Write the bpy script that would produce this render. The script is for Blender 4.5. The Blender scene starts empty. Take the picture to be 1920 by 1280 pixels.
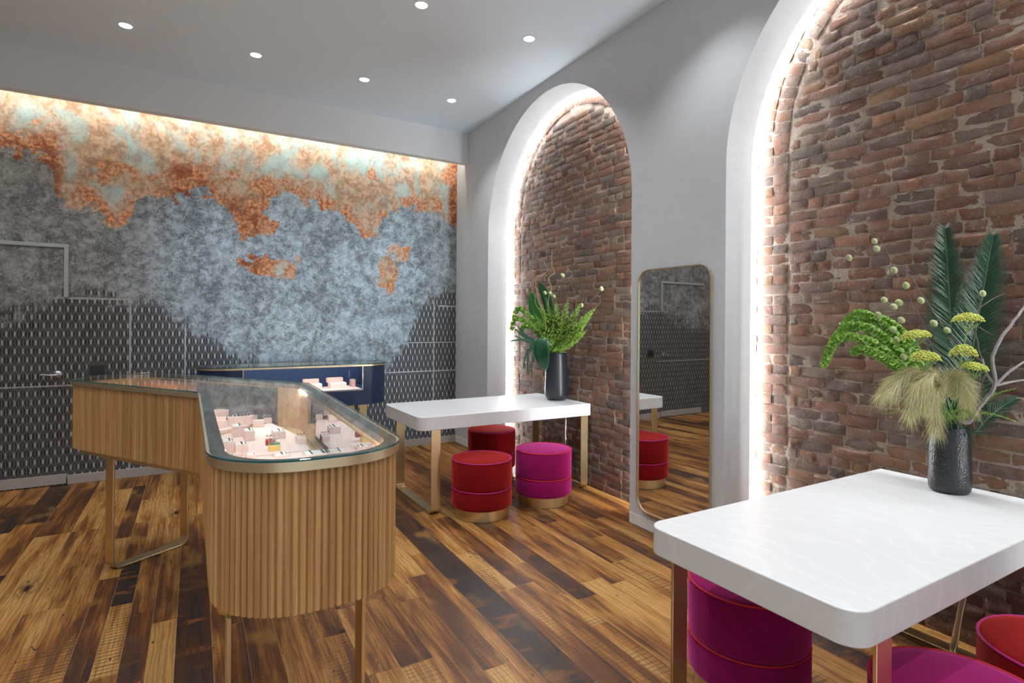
import bpy, math, random
from math import pi, sin, cos, sqrt, atan2, radians
from mathutils import Vector, Matrix, noise

random.seed(7)
S = bpy.context.scene
COL = S.collection

# ------------------------------------------------------------------ camera
EYE = Vector((0, 0, 1.5))
FPX, PCY, YAW, ROLL = 1057.834, 604.70, radians(30.5093), radians(0.41174)
_r0 = Vector((cos(YAW), -sin(YAW), 0)); FWD = Vector((sin(YAW), cos(YAW), 0)); _u0 = Vector((0, 0, 1))
RGT = _r0 * cos(ROLL) + _u0 * sin(ROLL)
UPV = _u0 * cos(ROLL) - _r0 * sin(ROLL)
cd = bpy.data.cameras.new('camera')
cam = bpy.data.objects.new('camera', cd); COL.objects.link(cam)
cd.sensor_width = 36; cd.lens = 36 * FPX / 1920
cd.shift_y = -(640 - PCY) / 1920
cd.clip_start = 0.05
cam.matrix_world = Matrix(((RGT.x, UPV.x, -FWD.x, EYE.x), (RGT.y, UPV.y, -FWD.y, EYE.y), (RGT.z, UPV.z, -FWD.z, EYE.z), (0, 0, 0, 1)))
S.camera = cam

# ------------------------------------------------------------------ world, exposure
W = bpy.data.worlds.new('world'); S.world = W; W.use_nodes = True
W.node_tree.nodes['Background'].inputs[0].default_value = (0.74, 0.89, 1.0, 1)
W.node_tree.nodes['Background'].inputs[1].default_value = 1.25
S.view_settings.view_transform = 'Standard'; S.view_settings.look = 'None'
S.view_settings.gamma = 1; S.view_settings.use_curve_mapping = False
S.view_settings.exposure = 0.12
S.cycles.use_denoising = True
S.cycles.max_bounces = 10; S.cycles.diffuse_bounces = 5; S.cycles.glossy_bounces = 6
S.cycles.transparent_max_bounces = 16; S.cycles.caustics_reflective = False; S.cycles.caustics_refractive = False
S.cycles.sample_clamp_indirect = 6
# unseen front opening, added behind the camera so sky light fills the room
pl = bpy.data.lights.new('fill_daylight', 'AREA'); pl.shape = 'RECTANGLE'; pl.size = 4.6; pl.size_y = 2.9
pl.cycles.is_portal = True
plo = bpy.data.objects.new('fill_daylight', pl); COL.objects.link(plo)
plo.location = (-0.6, -2.62, 1.7); plo.rotation_euler = (radians(90), 0, 0)
DOWNLIGHT_W = 34.0
COVE_E, ARCH_E, CASE_E = 40.0, 250.0, 115.0

# ------------------------------------------------------------------ helpers
class MB:
    """collects shapes, then build() links them as ONE mesh object"""
    def __init__(s): s.v = []; s.f = []; s.c = []; s.cur = None; s.uv = []; s.mi = []; s.m = 0
    def add(s, vs, fs, col=None, uvs=None):
        b = len(s.v); s.v += [tuple(p) for p in vs]
        for i, f in enumerate(fs):
            s.f.append(tuple(b + k for k in f)); s.c.append(col or s.cur); s.mi.append(s.m)
            s.uv.append(uvs[i] if uvs else None)
        return s
    def box(s, x0, x1, y0, y1, z0, z1, M=None):
        vs = [Vector((x, y, z)) for z in (z0, z1) for y in (y0, y1) for x in (x0, x1)]
        if M: vs = [M @ p for p in vs]
        return s.add(vs, [(0, 2, 3, 1), (4, 5, 7, 6), (0, 1, 5, 4), (2, 6, 7, 3), (0, 4, 6, 2), (1, 3, 7, 5)])
    def prism(s, o, z0, z1, top=True, bot=True):
        n = len(o)
        vs = [(p[0], p[1], z0) for p in o] + [(p[0], p[1], z1) for p in o]
        fs = [(i, (i + 1) % n, n + (i + 1) % n, n + i) for i in range(n)]
        if bot: fs.append(tuple(range(n - 1, -1, -1)))
        if top: fs.append(tuple(range(n, 2 * n)))
        return s.add(vs, fs)
    def ring(s, o, i, z0, z1):
        n = len(o); vs = []
        for z in (z0, z1):
            vs += [(p[0], p[1], z) for p in o] + [(p[0], p[1], z) for p in i]
        fs = []
        for a in range(n):
            b = (a + 1) % n
            fs += [(a, b, 2 * n + b, 2 * n + a), (n + b, n + a, 3 * n + a, 3 * n + b), (2 * n + a, 2 * n + b, 3 * n + b, 3 * n + a), (b, a, n + a, n + b)]
        return s.add(vs, fs)
    def lathe(s, prof, n=48, c=(0, 0, 0), capb=True, capt=True):
        vs = []; fs = []
        for r, z in prof:
            for k in range(n):
                a = 2 * pi * k / n; vs.append((c[0] + r * cos(a), c[1] + r * sin(a), c[2] + z))
        for j in range(len(prof) - 1):
            for k in range(n):
                fs.append((j * n + k, j * n + (k + 1) % n, (j + 1) * n + (k + 1) % n, (j + 1) * n + k))
        if capb: fs.append(tuple(range(n - 1, -1, -1)))
        if capt: fs.append(tuple(range((len(prof) - 1) * n, len(prof) * n)))
        return s.add(vs, fs)
    def tube(s, path, rad, n=8, closed=False, cap=True):
        P = [Vector(p) for p in path]; m = len(P)
        R = rad if isinstance(rad, (list, tuple)) else [rad] * m
        vs = []; fs = []; up = None
        for i, p in enumerate(P):
            t = (P[(i + 1) % m] - P[i - 1]) if closed else (P[min(i + 1, m - 1)] - P[max(i - 1, 0)])
            if t.length < 1e-9: t = Vector((0, 0, 1))
            t.normalize()
            if up is None: up = Vector((0, 0, 1)) if abs(t.z) < .9 else Vector((1, 0, 0))
            a = up - t * up.dot(t)
            if a.length < 1e-4: a = t.orthogonal()
            a.normalize(); b = t.cross(a); up = a
            for k in range(n):
                q = 2 * pi * k / n; vs.append(p + (a * cos(q) + b * sin(q)) * R[i])
        for i in range(m if closed else m - 1):
            j = (i + 1) % m
            for k in range(n):
                fs.append((i * n + k, i * n + (k + 1) % n, j * n + (k + 1) % n, j * n + k))
        if cap and not closed:
            fs.append(tuple(range(n - 1, -1, -1))); fs.append(tuple(range((m - 1) * n, m * n)))
        return s.add(vs, fs)
    def strip(s, path, side, half_w, th):
        """flat bar: path in 3D, 'side' = unit vector across the width, thickness th to one side of the path"""
        P = [Vector(p) for p in path]; m = len(P); side = Vector(side); vs = []; fs = []
        for i, p in enumerate(P):
            t = (P[min(i + 1, m - 1)] - P[max(i - 1, 0)]).normalized(); nrm = side.cross(t).normalized() * th
            vs += [p - side * half_w, p + side * half_w, p + side * half_w + nrm, p - side * half_w + nrm]
        for i in range(m - 1):
            a = 4 * i; b = a + 4
            for k in range(4): fs.append((a + k, a + (k + 1) % 4, b + (k + 1) % 4, b + k))
        fs += [(3, 2, 1, 0), tuple(4 * (m - 1) + k for k in range(4))]
        return s.add(vs, fs)
    def blob(s, c, r, n=8, m=5, axis=None, stretch=1.0):
        c = Vector(c); ax = Vector(axis).normalized() if axis else Vector((0, 0, 1))
        q = Vector((0, 0, 1)).rotation_difference(ax); vs = []; fs = []
        for j in range(m + 1):
            th = pi * j / m
            for k in range(n):
                a = 2 * pi * k / n
                vs.append(c + q @ Vector((r * sin(th) * cos(a), r * sin(th) * sin(a), -r * stretch * cos(th))))
        for j in range(m):
            for k in range(n):
                fs.append((j * n + k, j * n + (k + 1) % n, (j + 1) * n + (k + 1) % n, (j + 1) * n + k))
        return s.add(vs, fs)
    def build(s, name, mat, parent=None, smooth=False, bevel=0, seg=2, loc=None, auto=None):
        me = bpy.data.meshes.new(name); me.from_pydata(s.v, [], s.f)
        for x in (mat if isinstance(mat, list) else [mat]): me.materials.append(x)
        if any(s.mi):
            for p, k in zip(me.polygons, s.mi): p.material_index = k
        if any(c is not None for c in s.c):
            at = me.color_attributes.new('tone', 'FLOAT_COLOR', 'CORNER')
            for p in me.polygons:
                c = s.c[p.index] or (0, 0, 0, 1)
                for li in p.loop_indices: at.data[li].color = c
        if any(u is not None for u in s.uv):
            ul = me.uv_layers.new(name='UVMap')
            for p in me.polygons:
                u = s.uv[p.index]
                if u:
                    for k, li in enumerate(p.loop_indices): ul.data[li].uv = u[k]
        me.validate()
        if smooth:
            for p in me.polygons: p.use_smooth = True
            try: me.set_sharp_from_angle(angle=radians(auto or 40))
            except Exception: pass
        o = bpy.data.objects.new(name, me); COL.objects.link(o)
        if parent is not None: o.parent = parent
        if loc is not None: o.location = loc
        if bevel:
            b = o.modifiers.new('bevel', 'BEVEL'); b.width = bevel; b.segments = seg; b.limit_method = 'ANGLE'; b.angle_limit = radians(35)
        return o

def tag(o, label=None, cat=None, group=None, kind=None):
    if label: o['label'] = label
    if cat: o['category'] = cat
    if group: o['group'] = group
    if kind: o['kind'] = kind
    return o

def thing(name, label, cat, loc=(0, 0, 0), rz=0, group=None):
    o = bpy.data.objects.new(name, None); COL.objects.link(o); o.empty_display_size = .1
    o.location = loc; o.rotation_euler = (0, 0, rz)
    return tag(o, label, cat, group)

def copy_tree(o, parent=None, label=None, group=None):
    c = o.copy(); COL.objects.link(c)
    if parent is not None: c.parent = parent
    if label: c['label'] = label
    if group: c['group'] = group
    for ch in o.children: copy_tree(ch, c)
    return c

def fillet(vs, n=10):
    """polygon from (x, y, radius) corners; same point count for any radius"""
    out = []; m = len(vs)
    for i in range(m):
        p = Vector(vs[i][:2]); r = vs[i][2]; a = Vector(vs[i - 1][:2]) - p; b = Vector(vs[(i + 1) % m][:2]) - p
        a.normalize(); b.normalize()
        if r <= 1e-5:
            out += [p.copy() for _ in range(1)] if vs[i][2] == 0 else [p.copy()] * (n + 1); continue
        half = a.angle(b) / 2; d = r / math.tan(half); c = p + (a + b).normalized() * (r / sin(half))
        s0 = p + a * d - c; s1 = p + b * d - c
        a0 = atan2(s0.y, s0.x); da = atan2(s1.y, s1.x) - a0
        while da > pi: da -= 2 * pi
        while da < -pi: da += 2 * pi
        for k in range(n + 1):
            q = a0 + da * k / n; out.append(c + Vector((cos(q), sin(q))) * r)
    return out

def inset(vs, d):
    """offset a CCW corner list inward by d, radii follow"""
    m = len(vs); out = []
    for i in range(m):
        p = Vector(vs[i][:2]); a = (p - Vector(vs[i - 1][:2])).normalized(); b = (Vector(vs[(i + 1) % m][:2]) - p).normalized()
        na = Vector((-a.y, a.x)); nb = Vector((-b.y, b.x))
        bis = na + nb; k = d / (1 + na.dot(nb))
        r = vs[i][2]
        convex = a.x * b.y - a.y * b.x > 0
        if r > 0: r = max(1e-4, r - d if convex else r + d)
        q = p + bis * k
        out.append((q.x, q.y, r))
    return out

def bez(pts, n=24):
    """smooth curve through points (Catmull-Rom)"""
    P = [Vector(p) for p in pts]; P = [P[0] * 2 - P[1]] + P + [P[-1] * 2 - P[-2]]; out = []
    segs = len(P) - 3; per = max(2, n // segs)
    for i in range(segs):
        a, b, c, d = P[i:i + 4]
        for k in range(per):
            t = k / per
            out.append(.5 * ((2 * b) + (c - a) * t + (2 * a - 5 * b + 4 * c - d) * t * t + (3 * b - a - 3 * c + d) * t ** 3))
    out.append(P[-2]); return out

def at(u, v, d):
    """point seen at photo pixel (u, v) at distance d along the view axis"""
    return EYE + (FWD + RGT * ((u - 960) / FPX) - UPV * ((v - PCY) / FPX)) * d

# ------------------------------------------------------------------ node materials
class G:
    def __init__(s, name, rough=.5, metal=0.0, spec=.5):
        s.m = bpy.data.materials.new(name); s.m.use_nodes = True; s.t = s.m.node_tree; s.n = s.t.nodes
        s.b = s.n['Principled BSDF']; s.set('Roughness', rough); s.set('Metallic', metal); s.set('Specular IOR Level', spec)
    def lk(s, a, b): s.t.links.new(a, b)
    def set(s, k, v):
        i = s.b.inputs[k]
        if hasattr(v, 'links') or hasattr(v, 'is_linked'): s.lk(v, i)
        elif isinstance(v, (tuple, list)): i.default_value = tuple(v) + ((1,) if len(v) == 3 else ())
        else: i.default_value = v
        return s
    def inp(s, node, i, v):
        if v is None: return
        if hasattr(v, 'is_linked'): s.lk(v, node.inputs[i])
        elif isinstance(v, (tuple, list)):
            d = node.inputs[i]; d.default_value = tuple(v) + ((1,) if len(v) == 3 and len(d.default_value) == 4 else ())
        else: node.inputs[i].default_value = v
    def obj(s): return s.n.new('ShaderNodeTexCoord').outputs['Object']
    def uv(s): return s.n.new('ShaderNodeTexCoord').outputs['UV']
    def attr(s, a='tone'):
        n = s.n.new('ShaderNodeAttribute'); n.attribute_name = a; return n.outputs['Color']
    def sep(s, v):
        n = s.n.new('ShaderNodeSeparateXYZ'); s.lk(v, n.inputs[0]); return n.outputs
    def comb(s, x, y, z):
        n = s.n.new('ShaderNodeCombineXYZ')
        for i, k in enumerate((x, y, z)): s.inp(n, i, k)
        return n.outputs[0]
    def map(s, v, sc=(1, 1, 1), lo=(0, 0, 0), rot=(0, 0, 0)):
        n = s.n.new('ShaderNodeMapping'); s.lk(v, n.inputs[0]); s.inp(n, 1, lo); s.inp(n, 2, rot); s.inp(n, 3, sc); return n.outputs[0]
    def noise(s, v, sc, det=4, rough=.55, dist=0.0, col=False):
        n = s.n.new('ShaderNodeTexNoise'); s.lk(v, n.inputs['Vector']); s.inp(n, 'Scale', sc); n.inputs['Detail'].default_value = det
        n.inputs['Roughness'].default_value = rough; n.inputs['Distortion'].default_value = dist
        return n.outputs['Color' if col else 'Fac']
    def vor(s, v, sc, rnd=1.0, out='Distance'):
        n = s.n.new('ShaderNodeTexVoronoi'); s.lk(v, n.inputs['Vector']); n.inputs['Scale'].default_value = sc; n.inputs['Randomness'].default_value = rnd
        return n.outputs[out]
    def wave(s, v, sc, dist=2., det=2., dsc=1., d='X'):
        n = s.n.new('ShaderNodeTexWave'); s.lk(v, n.inputs['Vector']); n.bands_direction = d
        s.inp(n, 'Scale', sc); n.inputs['Distortion'].default_value = dist; n.inputs['Detail'].default_value = det; n.inputs['Detail Scale'].default_value = dsc
        return n.outputs['Fac']
    def op(s, o, a, b=None, c=None, clamp=False):
        n = s.n.new('ShaderNodeMath'); n.operation = o; n.use_clamp = clamp
        for i, k in enumerate((a, b, c)): s.inp(n, i, k)
        return n.outputs[0]
    def ss(s, x, lo, hi, a=0.0, b=1.0):
        n = s.n.new('ShaderNodeMapRange'); n.interpolation_type = 'SMOOTHSTEP'; n.clamp = True
        for i, k in enumerate((x, lo, hi, a, b)): s.inp(n, i, k)
        return n.outputs[0]
    def mix(s, f, a, b, mode='MIX'):
        n = s.n.new('ShaderNodeMix'); n.data_type = 'RGBA'; n.blend_type = mode; n.clamp_factor = True
        s.inp(n, 0, f); s.inp(n, 6, a); s.inp(n, 7, b); return n.outputs[2]
    def ramp(s, f, stops):
        n = s.n.new('ShaderNodeValToRGB'); e = n.color_ramp.elements; s.lk(f, n.inputs[0])
        while len(e) < len(stops): e.new(.5)
        for k, (p, c) in zip(e, stops): k.position = p; k.color = tuple(c) + (1,)
        return n.outputs[0]
    def curve(s, x, pts):
        n = s.n.new('ShaderNodeFloatCurve'); s.lk(x, n.inputs[1]); c = n.mapping.curves[0]
        while len(c.points) < len(pts): c.points.new(.5, .5)
        for p, (a, b) in zip(c.points, pts): p.location = (a, b); p.handle_type = 'AUTO'
        n.mapping.update(); return n.outputs[0]
    def bump(s, h, st=.3, dist=.01):
        n = s.n.new('ShaderNodeBump'); n.inputs['Strength'].default_value = st; n.inputs['Distance'].default_value = dist
        s.lk(h, n.inputs['Height']); s.lk(n.outputs[0], s.b.inputs['Normal']); return s
    def col(s, c): return s.set('Base Color', c)

def plain(name, c, rough=.5, metal=0.0, spec=.5, var=.0, sc=30, bump=0):
    g = G(name, rough, metal, spec)
    if var or bump:
        nz = g.noise(g.obj(), sc, 3)
        if var: g.col(g.mix(nz, tuple(k * (1 - var) for k in c), tuple(min(1, k * (1 + var)) for k in c)))
        else: g.col(c)
        if bump: g.bump(nz, bump, .004)
    else: g.col(c)
    return g

def emit(name, c, e):
    g = G(name); g.set('Base Color', (0.8, .8, .8)); g.set('Emission Color', c); g.set('Emission Strength', e); return g.m

def m_plaster(name, c):
    g = G(name, .75, 0, .25); o = g.obj()
    a = g.noise(o, 1.1, 5, .6); b = g.noise(g.map(o, (3, 3, 9)), 2.5, 4)
    v = g.op('ADD', g.op('MULTIPLY', a, .6), g.op('MULTIPLY', b, .4))
    g.col(g.mix(g.ss(v, .3, .7), tuple(k * .93 for k in c), c)); g.bump(g.noise(o, 9, 5), .06, .01); return g.m
PLASTER = m_plaster('wall_plaster', (.63, .655, .675))
CEILM = plain('ceiling_paint', (.77, .88, .97), .8, 0, .2, .02, 2).m
TRIM = plain('trim_paint', (.78, .78, .77), .5, 0, .35, .02, 6).m

def m_brass(name, c, rough=.36):
    g = G(name, rough, 1.0); o = g.obj()
    n = g.noise(g.map(o, (14, 14, 14)), 1, 2); g.col(g.mix(n, tuple(k * .93 for k in c), c))
    g.set('Roughness', g.ss(n, .2, .8, rough - .03, rough + .03)); return g.m
BRASS = m_brass('brushed_brass', (.80, .63, .36))
CHAMP = m_brass('champagne_brass', (.84, .70, .46), .36)
BRONZE = plain('dark_bronze', (.10, .085, .07), .35, .8, .5, .1, 20).m
STEEL = plain('satin_steel', (.62, .63, .65), .25, 1.0).m
NICKEL = plain('satin_nickel', (.46, .47, .49), .3, 1.0).m
MIRR = plain('silver_mirror', (.86, .87, .87), .015, 1.0).m
MIRRB = plain('tinted_mirror', (.62, .57, .56), .02, 1.0).m

def m_glass(name, tint, r0=.075):
    m = bpy.data.materials.new(name); m.use_nodes = True; t = m.node_tree; t.nodes.clear()
    out = t.nodes.new('ShaderNodeOutputMaterial'); mx = t.nodes.new('ShaderNodeMixShader'); tr = t.nodes.new('ShaderNodeBsdfTransparent')
    gl = t.nodes.new('ShaderNodeBsdfGlossy'); fr = t.nodes.new('ShaderNodeFresnel'); fr.inputs['IOR'].default_value = 1.5
    tr.inputs[0].default_value = tuple(tint) + (1,); gl.inputs['Roughness'].default_value = .0; gl.inputs[0].default_value = (.95, 1, .98, 1)
    ge = t.nodes.new('ShaderNodeNewGeometry'); mr = t.nodes.new('ShaderNodeMapRange'); mr.inputs[3].default_value = 1.07; mr.inputs[4].default_value = 1 / 1.07
    t.links.new(ge.outputs['Backfacing'], mr.inputs[0]); t.links.new(mr.outputs[0], fr.inputs['IOR'])
    t.links.new(fr.outputs[0], mx.inputs[0]); t.links.new(tr.outputs[0], mx.inputs[1]); t.links.new(gl.outputs[0], mx.inputs[2]); t.links.new(mx.outputs[0], out.inputs[0])
    return m
GLASS = m_glass('clear_glass', (.97, .985, .98))
GEDGE = plain('green_glass_edge', (.012, .085, .085), .08, 0, .8).m

def m_oak(name, c1, c2, fx=55, fz=1.6, per=False):
    g = G(name, .5, 0, .35); o = g.obj()
    n = g.noise(g.map(o, (fx, fx, fz)), 1, 2); f = g.noise(g.map(o, (fx * 5, fx * 5, 5)), 1, 3, .6)
    st = g.ss(g.noise(g.map(o, (fx * 4, fx * 4, 2.2)), 1, 2), .60, .72)
    c = g.mix(g.ss(n, .3, .7), c1, c2); c = g.mix(g.op('MULTIPLY', g.ss(f, .35, .7), .35), c, tuple(k * .55 for k in c1))
    c = g.mix(g.op('MULTIPLY', st, .35), c, tuple(k * .35 for k in c1))
    if per:
        q = g.sep(g.attr()); c = g.mix(g.op('MULTIPLY', g.ss(q[0], .45, 1), .55), c, tuple(k * .62 for k in c1)); c = g.mix(g.op('MULTIPLY', g.ss(q[1], .6, 1), .35), c, tuple(min(1, k * 1.2) for k in c2))
    g.col(c); g.bump(f, .12, .002); return g.m
OAK = m_oak('oak_slats', (.44, .225, .078), (.63, .365, .145), per=True)
OAKP = m_oak('oak_panel', (.50, .31, .15), (.60, .40, .21), 30, .9)

def m_velvet(name, c, sh, rough=.9, sc=300):
    g = G(name, rough, 0, .15); o = g.obj()
    n = g.noise(o, sc, 2); w = g.noise(g.map(o, (9, 9, 5)), 1, 3)
    g.col(g.mix(g.op('MULTIPLY', g.op('ADD', n, w), .5), tuple(k * .72 for k in c), tuple(min(1, k * 1.2) for k in c)))
    g.set('Sheen Weight', .8); g.set('Sheen Tint', sh); g.set('Sheen Roughness', .45); g.bump(n, .1, .002); return g.m
REDV = m_velvet('red_velvet', (.185, .002, .004), (1, .10, .08))
MAGV = m_velvet('magenta_wool', (.26, .004, .088), (1, .15, .6), .95, 420)
PIPM = plain('magenta_piping', (.42, .01, .16), .7).m
PIPR = plain('red_piping', (.52, .008, .02), .7).m
PINK = plain('pink_suede', (.86, .68, .635), .9, 0, .2, .05, 60).m
PINKD = plain('dusty_pink_suede', (.70, .44, .40), .9, 0, .2, .05, 60).m
CARD = plain('white_card', (.86, .85, .84), .7).m
NAVY = plain('navy_lacquer', (.012, .028, .075), .3, 0, .5, .15, 8).m
NAVYF = plain('navy_lining', (.025, .05, .12), .7, 0, .3, .1, 8).m
REDL = plain('red_leather', (.35, .012, .015), .5).m
YELL = plain('yellow_leather', (.72, .50, .16), .6).m
GREENL = plain('green_leather', (.05, .20, .13), .6).m
BLACKP = plain('black_plastic', (.012, .012, .013), .4).m
GREYP = plain('charcoal_plate', (.05, .05, .05), .5).m
DARKJ = plain('dark_gemstone', (.02, .02, .03), .15, 0, .8).m
SILVJ = plain('silver_jewel', (.85, .85, .87), .12, 1.0).m
GOLDJ = plain('gold_jewel', (.85, .62, .25), .15, 1.0).m

def m_quartz():
    g = G('white_quartz', .24, 0, .45); o = g.obj()
    d = g.noise(o, 1.6, 4, .5, 0, True); v = g.n.new('ShaderNodeVectorMath'); v.operation = 'MULTIPLY_ADD'
    g.lk(d, v.inputs[0]); v.inputs[1].default_value = (.9, .9, .5); g.lk(o, v.inputs[2])
    w = g.wave(v.outputs[0], 2.6, 5, 3, 1.2); w2 = g.ss(w, .88, .99)
    g.col(g.mix(w2, (.67, .672, .675), (.70, .70, .702))); return g.m
QUARTZ = m_quartz()

def m_vase(name, c, sc, st):
    g = G(name, .38, .0, .6); o = g.obj()
    v = g.vor(o, sc); n = g.noise(o, sc * .6, 3)
    g.col(g.mix(n, tuple(k * .6 for k in c), tuple(k * 1.5 for k in c))); g.bump(g.op('ADD', v, n), st, .004); g.set('Roughness', .32); return g.m
VASE1 = m_vase('hammered_black_ceramic', (.011, .013, .016), 150, .45)
VASE2 = m_vase('charcoal_ceramic', (.018, .021, .026), 130, .12)

def m_leaf(name, c1, c2, rough=.45, sc=25, trans=.0, spec=.4):
    g = G(name, rough, 0, spec); n = g.noise(g.obj(), sc, 3); g.col(g.mix(n, c1, c2))
    return g.m
L_PALM = m_leaf('palm_green', (.005, .030, .016), (.022, .095, .048), .3, 30, 0, .6)
L_PALM2 = m_leaf('palm_midrib', (.05, .13, .06), (.16, .30, .18), .35)
L_BELL = m_leaf('bell_green', (.07, .23, .012), (.46, .66, .16), .5, 75)
L_STEM = m_leaf('stem_green', (.12, .24, .05), (.28, .42, .14), .5)
L_SPIRE = m_leaf('spire_green', (.05, .17, .01), (.36, .54, .08), .5, 40)
L_DARK = m_leaf('dark_leaf_green', (.006, .05, .02), (.015, .10, .04), .3, 12, 0, .6)
L_MID = m_leaf('mid_leaf_green', (.02, .12, .03), (.05, .22, .05), .35, 12)
L_NARROW = m_leaf('narrow_leaf_green', (.03, .09, .06), (.08, .17, .12), .4, 30)
L_FERN = m_leaf('fern_green', (.10, .20, .02), (.26, .34, .05), .6, 40)
L_CAT = m_leaf('catkin_silk', (.24, .28, .12), (.48, .52, .29), .8, 120)
L_BRANCH = m_leaf('willow_bark', (.05, .03, .03), (.18, .13, .13), .6, 90)
L_GREYB = m_leaf('grey_bark', (.12, .10, .10), (.32, .28, .28), .6, 60)
L_CURLY = m_leaf('curly_willow_bark', (.25, .15, .07), (.42, .28, .15), .6, 60)
L_YAR = m_leaf('yarrow_yellow', (.27, .31, .03), (.60, .60, .15), .8, 160)
L_PLUME = m_leaf('plume_beige', (.50, .43, .22), (.82, .72, .48), .8, 14)
L_PLUME2 = m_leaf('plume_green', (.20, .25, .07), (.44, .45, .20), .8, 14)
SOIL = plain('vase_inside', (.012, .012, .012), .9).m
LED_WARM = emit('warm_led', (1, .92, .81), COVE_E)
LED_COOL = emit('cool_led', (.93, .97, 1.0), ARCH_E)
LED_CASE = emit('case_led', (1, .93, .86), CASE_E)
LENS = emit('downlight_lens', (1, .97, .93), 6.0)

# ================================================================== the room
KW = 0.0165                       # the arched wall is not quite square to the mural wall
def wx(y, off=0.0): return 2.945 + KW * (y - 3.18) + off
XL, YF, YB, ZC = -4.2, -2.5, 6.48, 3.785
REV, BRK = 0.245, 0.297           # reveal depth, distance of the brick behind the plaster face
ARC = [(4.415, 1.19, 2.49), (1.167, 1.19, 2.49)]     # centre y, radius, spring height

def struct(o): o['kind'] = 'structure'; return o

# ---- floor: reclaimed planks of many widths running away from the front wall
def m_floor():
    g = G('reclaimed_planks', .4, 0, .45); uv = g.uv(); a = g.n.new('ShaderNodeSeparateColor'); g.lk(g.attr(), a.inputs[0])
    tone, rnd, saw = a.outputs[0], a.outputs[1], a.outputs[2]
    q = g.sep(uv); off = g.op('MULTIPLY', rnd, 37.0)
    p = g.comb(q[0], g.op('ADD', q[1], off), off)
    big = g.noise(g.map(p, (6, .9, 1)), 1, 4, .6)
    lg = g.noise(g.map(p, (20, 1.1, 1)), 1, 6, .68, .9)                  # flowing figure
    ring = g.wave(g.map(p, (1, .13, 1)), 15, 9, 3, 1.3)                  # cathedral figure
    fine = g.noise(g.map(p, (210, 6, 1)), 1, 5, .7)
    t = g.op('ADD', tone, g.op('MULTIPLY', g.op('SUBTRACT', big, .5), 1.5))
    t = g.op('ADD', t, g.op('MULTIPLY', g.op('SUBTRACT', lg, .5), 1.25))
    base = g.ramp(t, [(0, (.48, .255, .075)), (.2, (.34, .142, .030)), (.38, (.165, .058, .012)), (.56, (.07, .023, .008)), (.78, (.024, .014, .011)), (1, (.012, .010, .011))])
    c = g.mix(g.op('MULTIPLY', g.ss(ring, .62, .95), .34), base, (.06, .025, .01))
    c = g.mix(g.op('MULTIPLY', g.ss(fine, .44, .68), .44), c, (.05, .022, .010))
    yl = g.ss(g.noise(g.map(p, (6, 2.5, 1), (3, 1, 0)), 1, 2), .58, .75)
    c = g.mix(g.op('MULTIPLY', yl, .28), c, (.58, .31, .07))
    stk = g.op('MULTIPLY', g.ss(g.noise(g.map(p, (3.5, 9, 1), (4, 4, 4)), 1, 4, .6, .6), .54, .66), g.ss(t, .55, .75))
    c = g.mix(g.op('MULTIPLY', stk, .75), c, (.20, .068, .014))
    # saw marks across the board
    sw = g.wave(g.map(p, (.10, 1, 1), (0, 0, 0), (0, 0, .12)), 11, 3.4, 3, 2.2, 'Y')
    sm = g.op('MULTIPLY', g.ss(sw, .5, .92), g.op('MULTIPLY', saw, g.ss(g.noise(g.map(p, (7, 2, 1), (5, 5, 5)), 1, 2), .38, .62)))
    c = g.mix(g.op('MULTIPLY', sm, .62), c, (.045, .02, .010))
    sw2 = g.wave(g.map(p, (.05, 1, 1)), 46, 1.2, 2, 2., 'Y')
    c = g.mix(g.op('MULTIPLY', g.op('MULTIPLY', g.ss(sw2, .55, .9), g.op('MULTIPLY', saw, g.ss(g.noise(g.map(p, (9, 3, 1), (8, 2, 5)), 1, 2), .50, .62))), .18), c, (.05, .022, .010))
    # knots, cracks and nail holes
    kn = g.vor(g.map(p, (4.2, 1.25, 1)), 1)
    c = g.mix(g.ss(kn, .10, .045), c, (.012, .009, .009))
    kh = g.op('MULTIPLY', g.ss(kn, .30, .08), g.ss(g.noise(g.map(p, (60, 14, 1)), 1, 3), .4, .62))
    c = g.mix(g.op('MULTIPLY', kh, .7), c, (.05, .02, .012))
    hole = g.vor(g.map(p, (16, 6, 1), (2, 2, 2)), 1); c = g.mix(g.ss(hole, .085, .05), c, (.012, .009, .008))
    crack = g.op('MULTIPLY', g.ss(g.op('ABSOLUTE', g.op('SUBTRACT', g.noise(g.map(p, (11, .7, 1), (9, 4, 2)), 1, 2, .5, .6), .5)), .006, .0015),
                 g.ss(g.noise(g.map(p, (5, 2, 1), (1, 7, 3)), 1, 1), .60, .68))
    c = g.mix(g.op('MULTIPLY', crack, .95), c, (.012, .009, .008))
    g.col(c); g.set('Roughness', g.ss(fine, .2, .8, .36, .56)); g.set('Specular IOR Level', .32)
    h = g.op('SUBTRACT', g.op('MULTIPLY', fine, .5), g.op('ADD', g.op('MULTIPLY', sm, .8), crack)); g.bump(h, .22, .003)
    return g.m
FLOORM = m_floor()
SEAM = plain('plank_seam', (.50, .33, .17), .6).m
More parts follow.
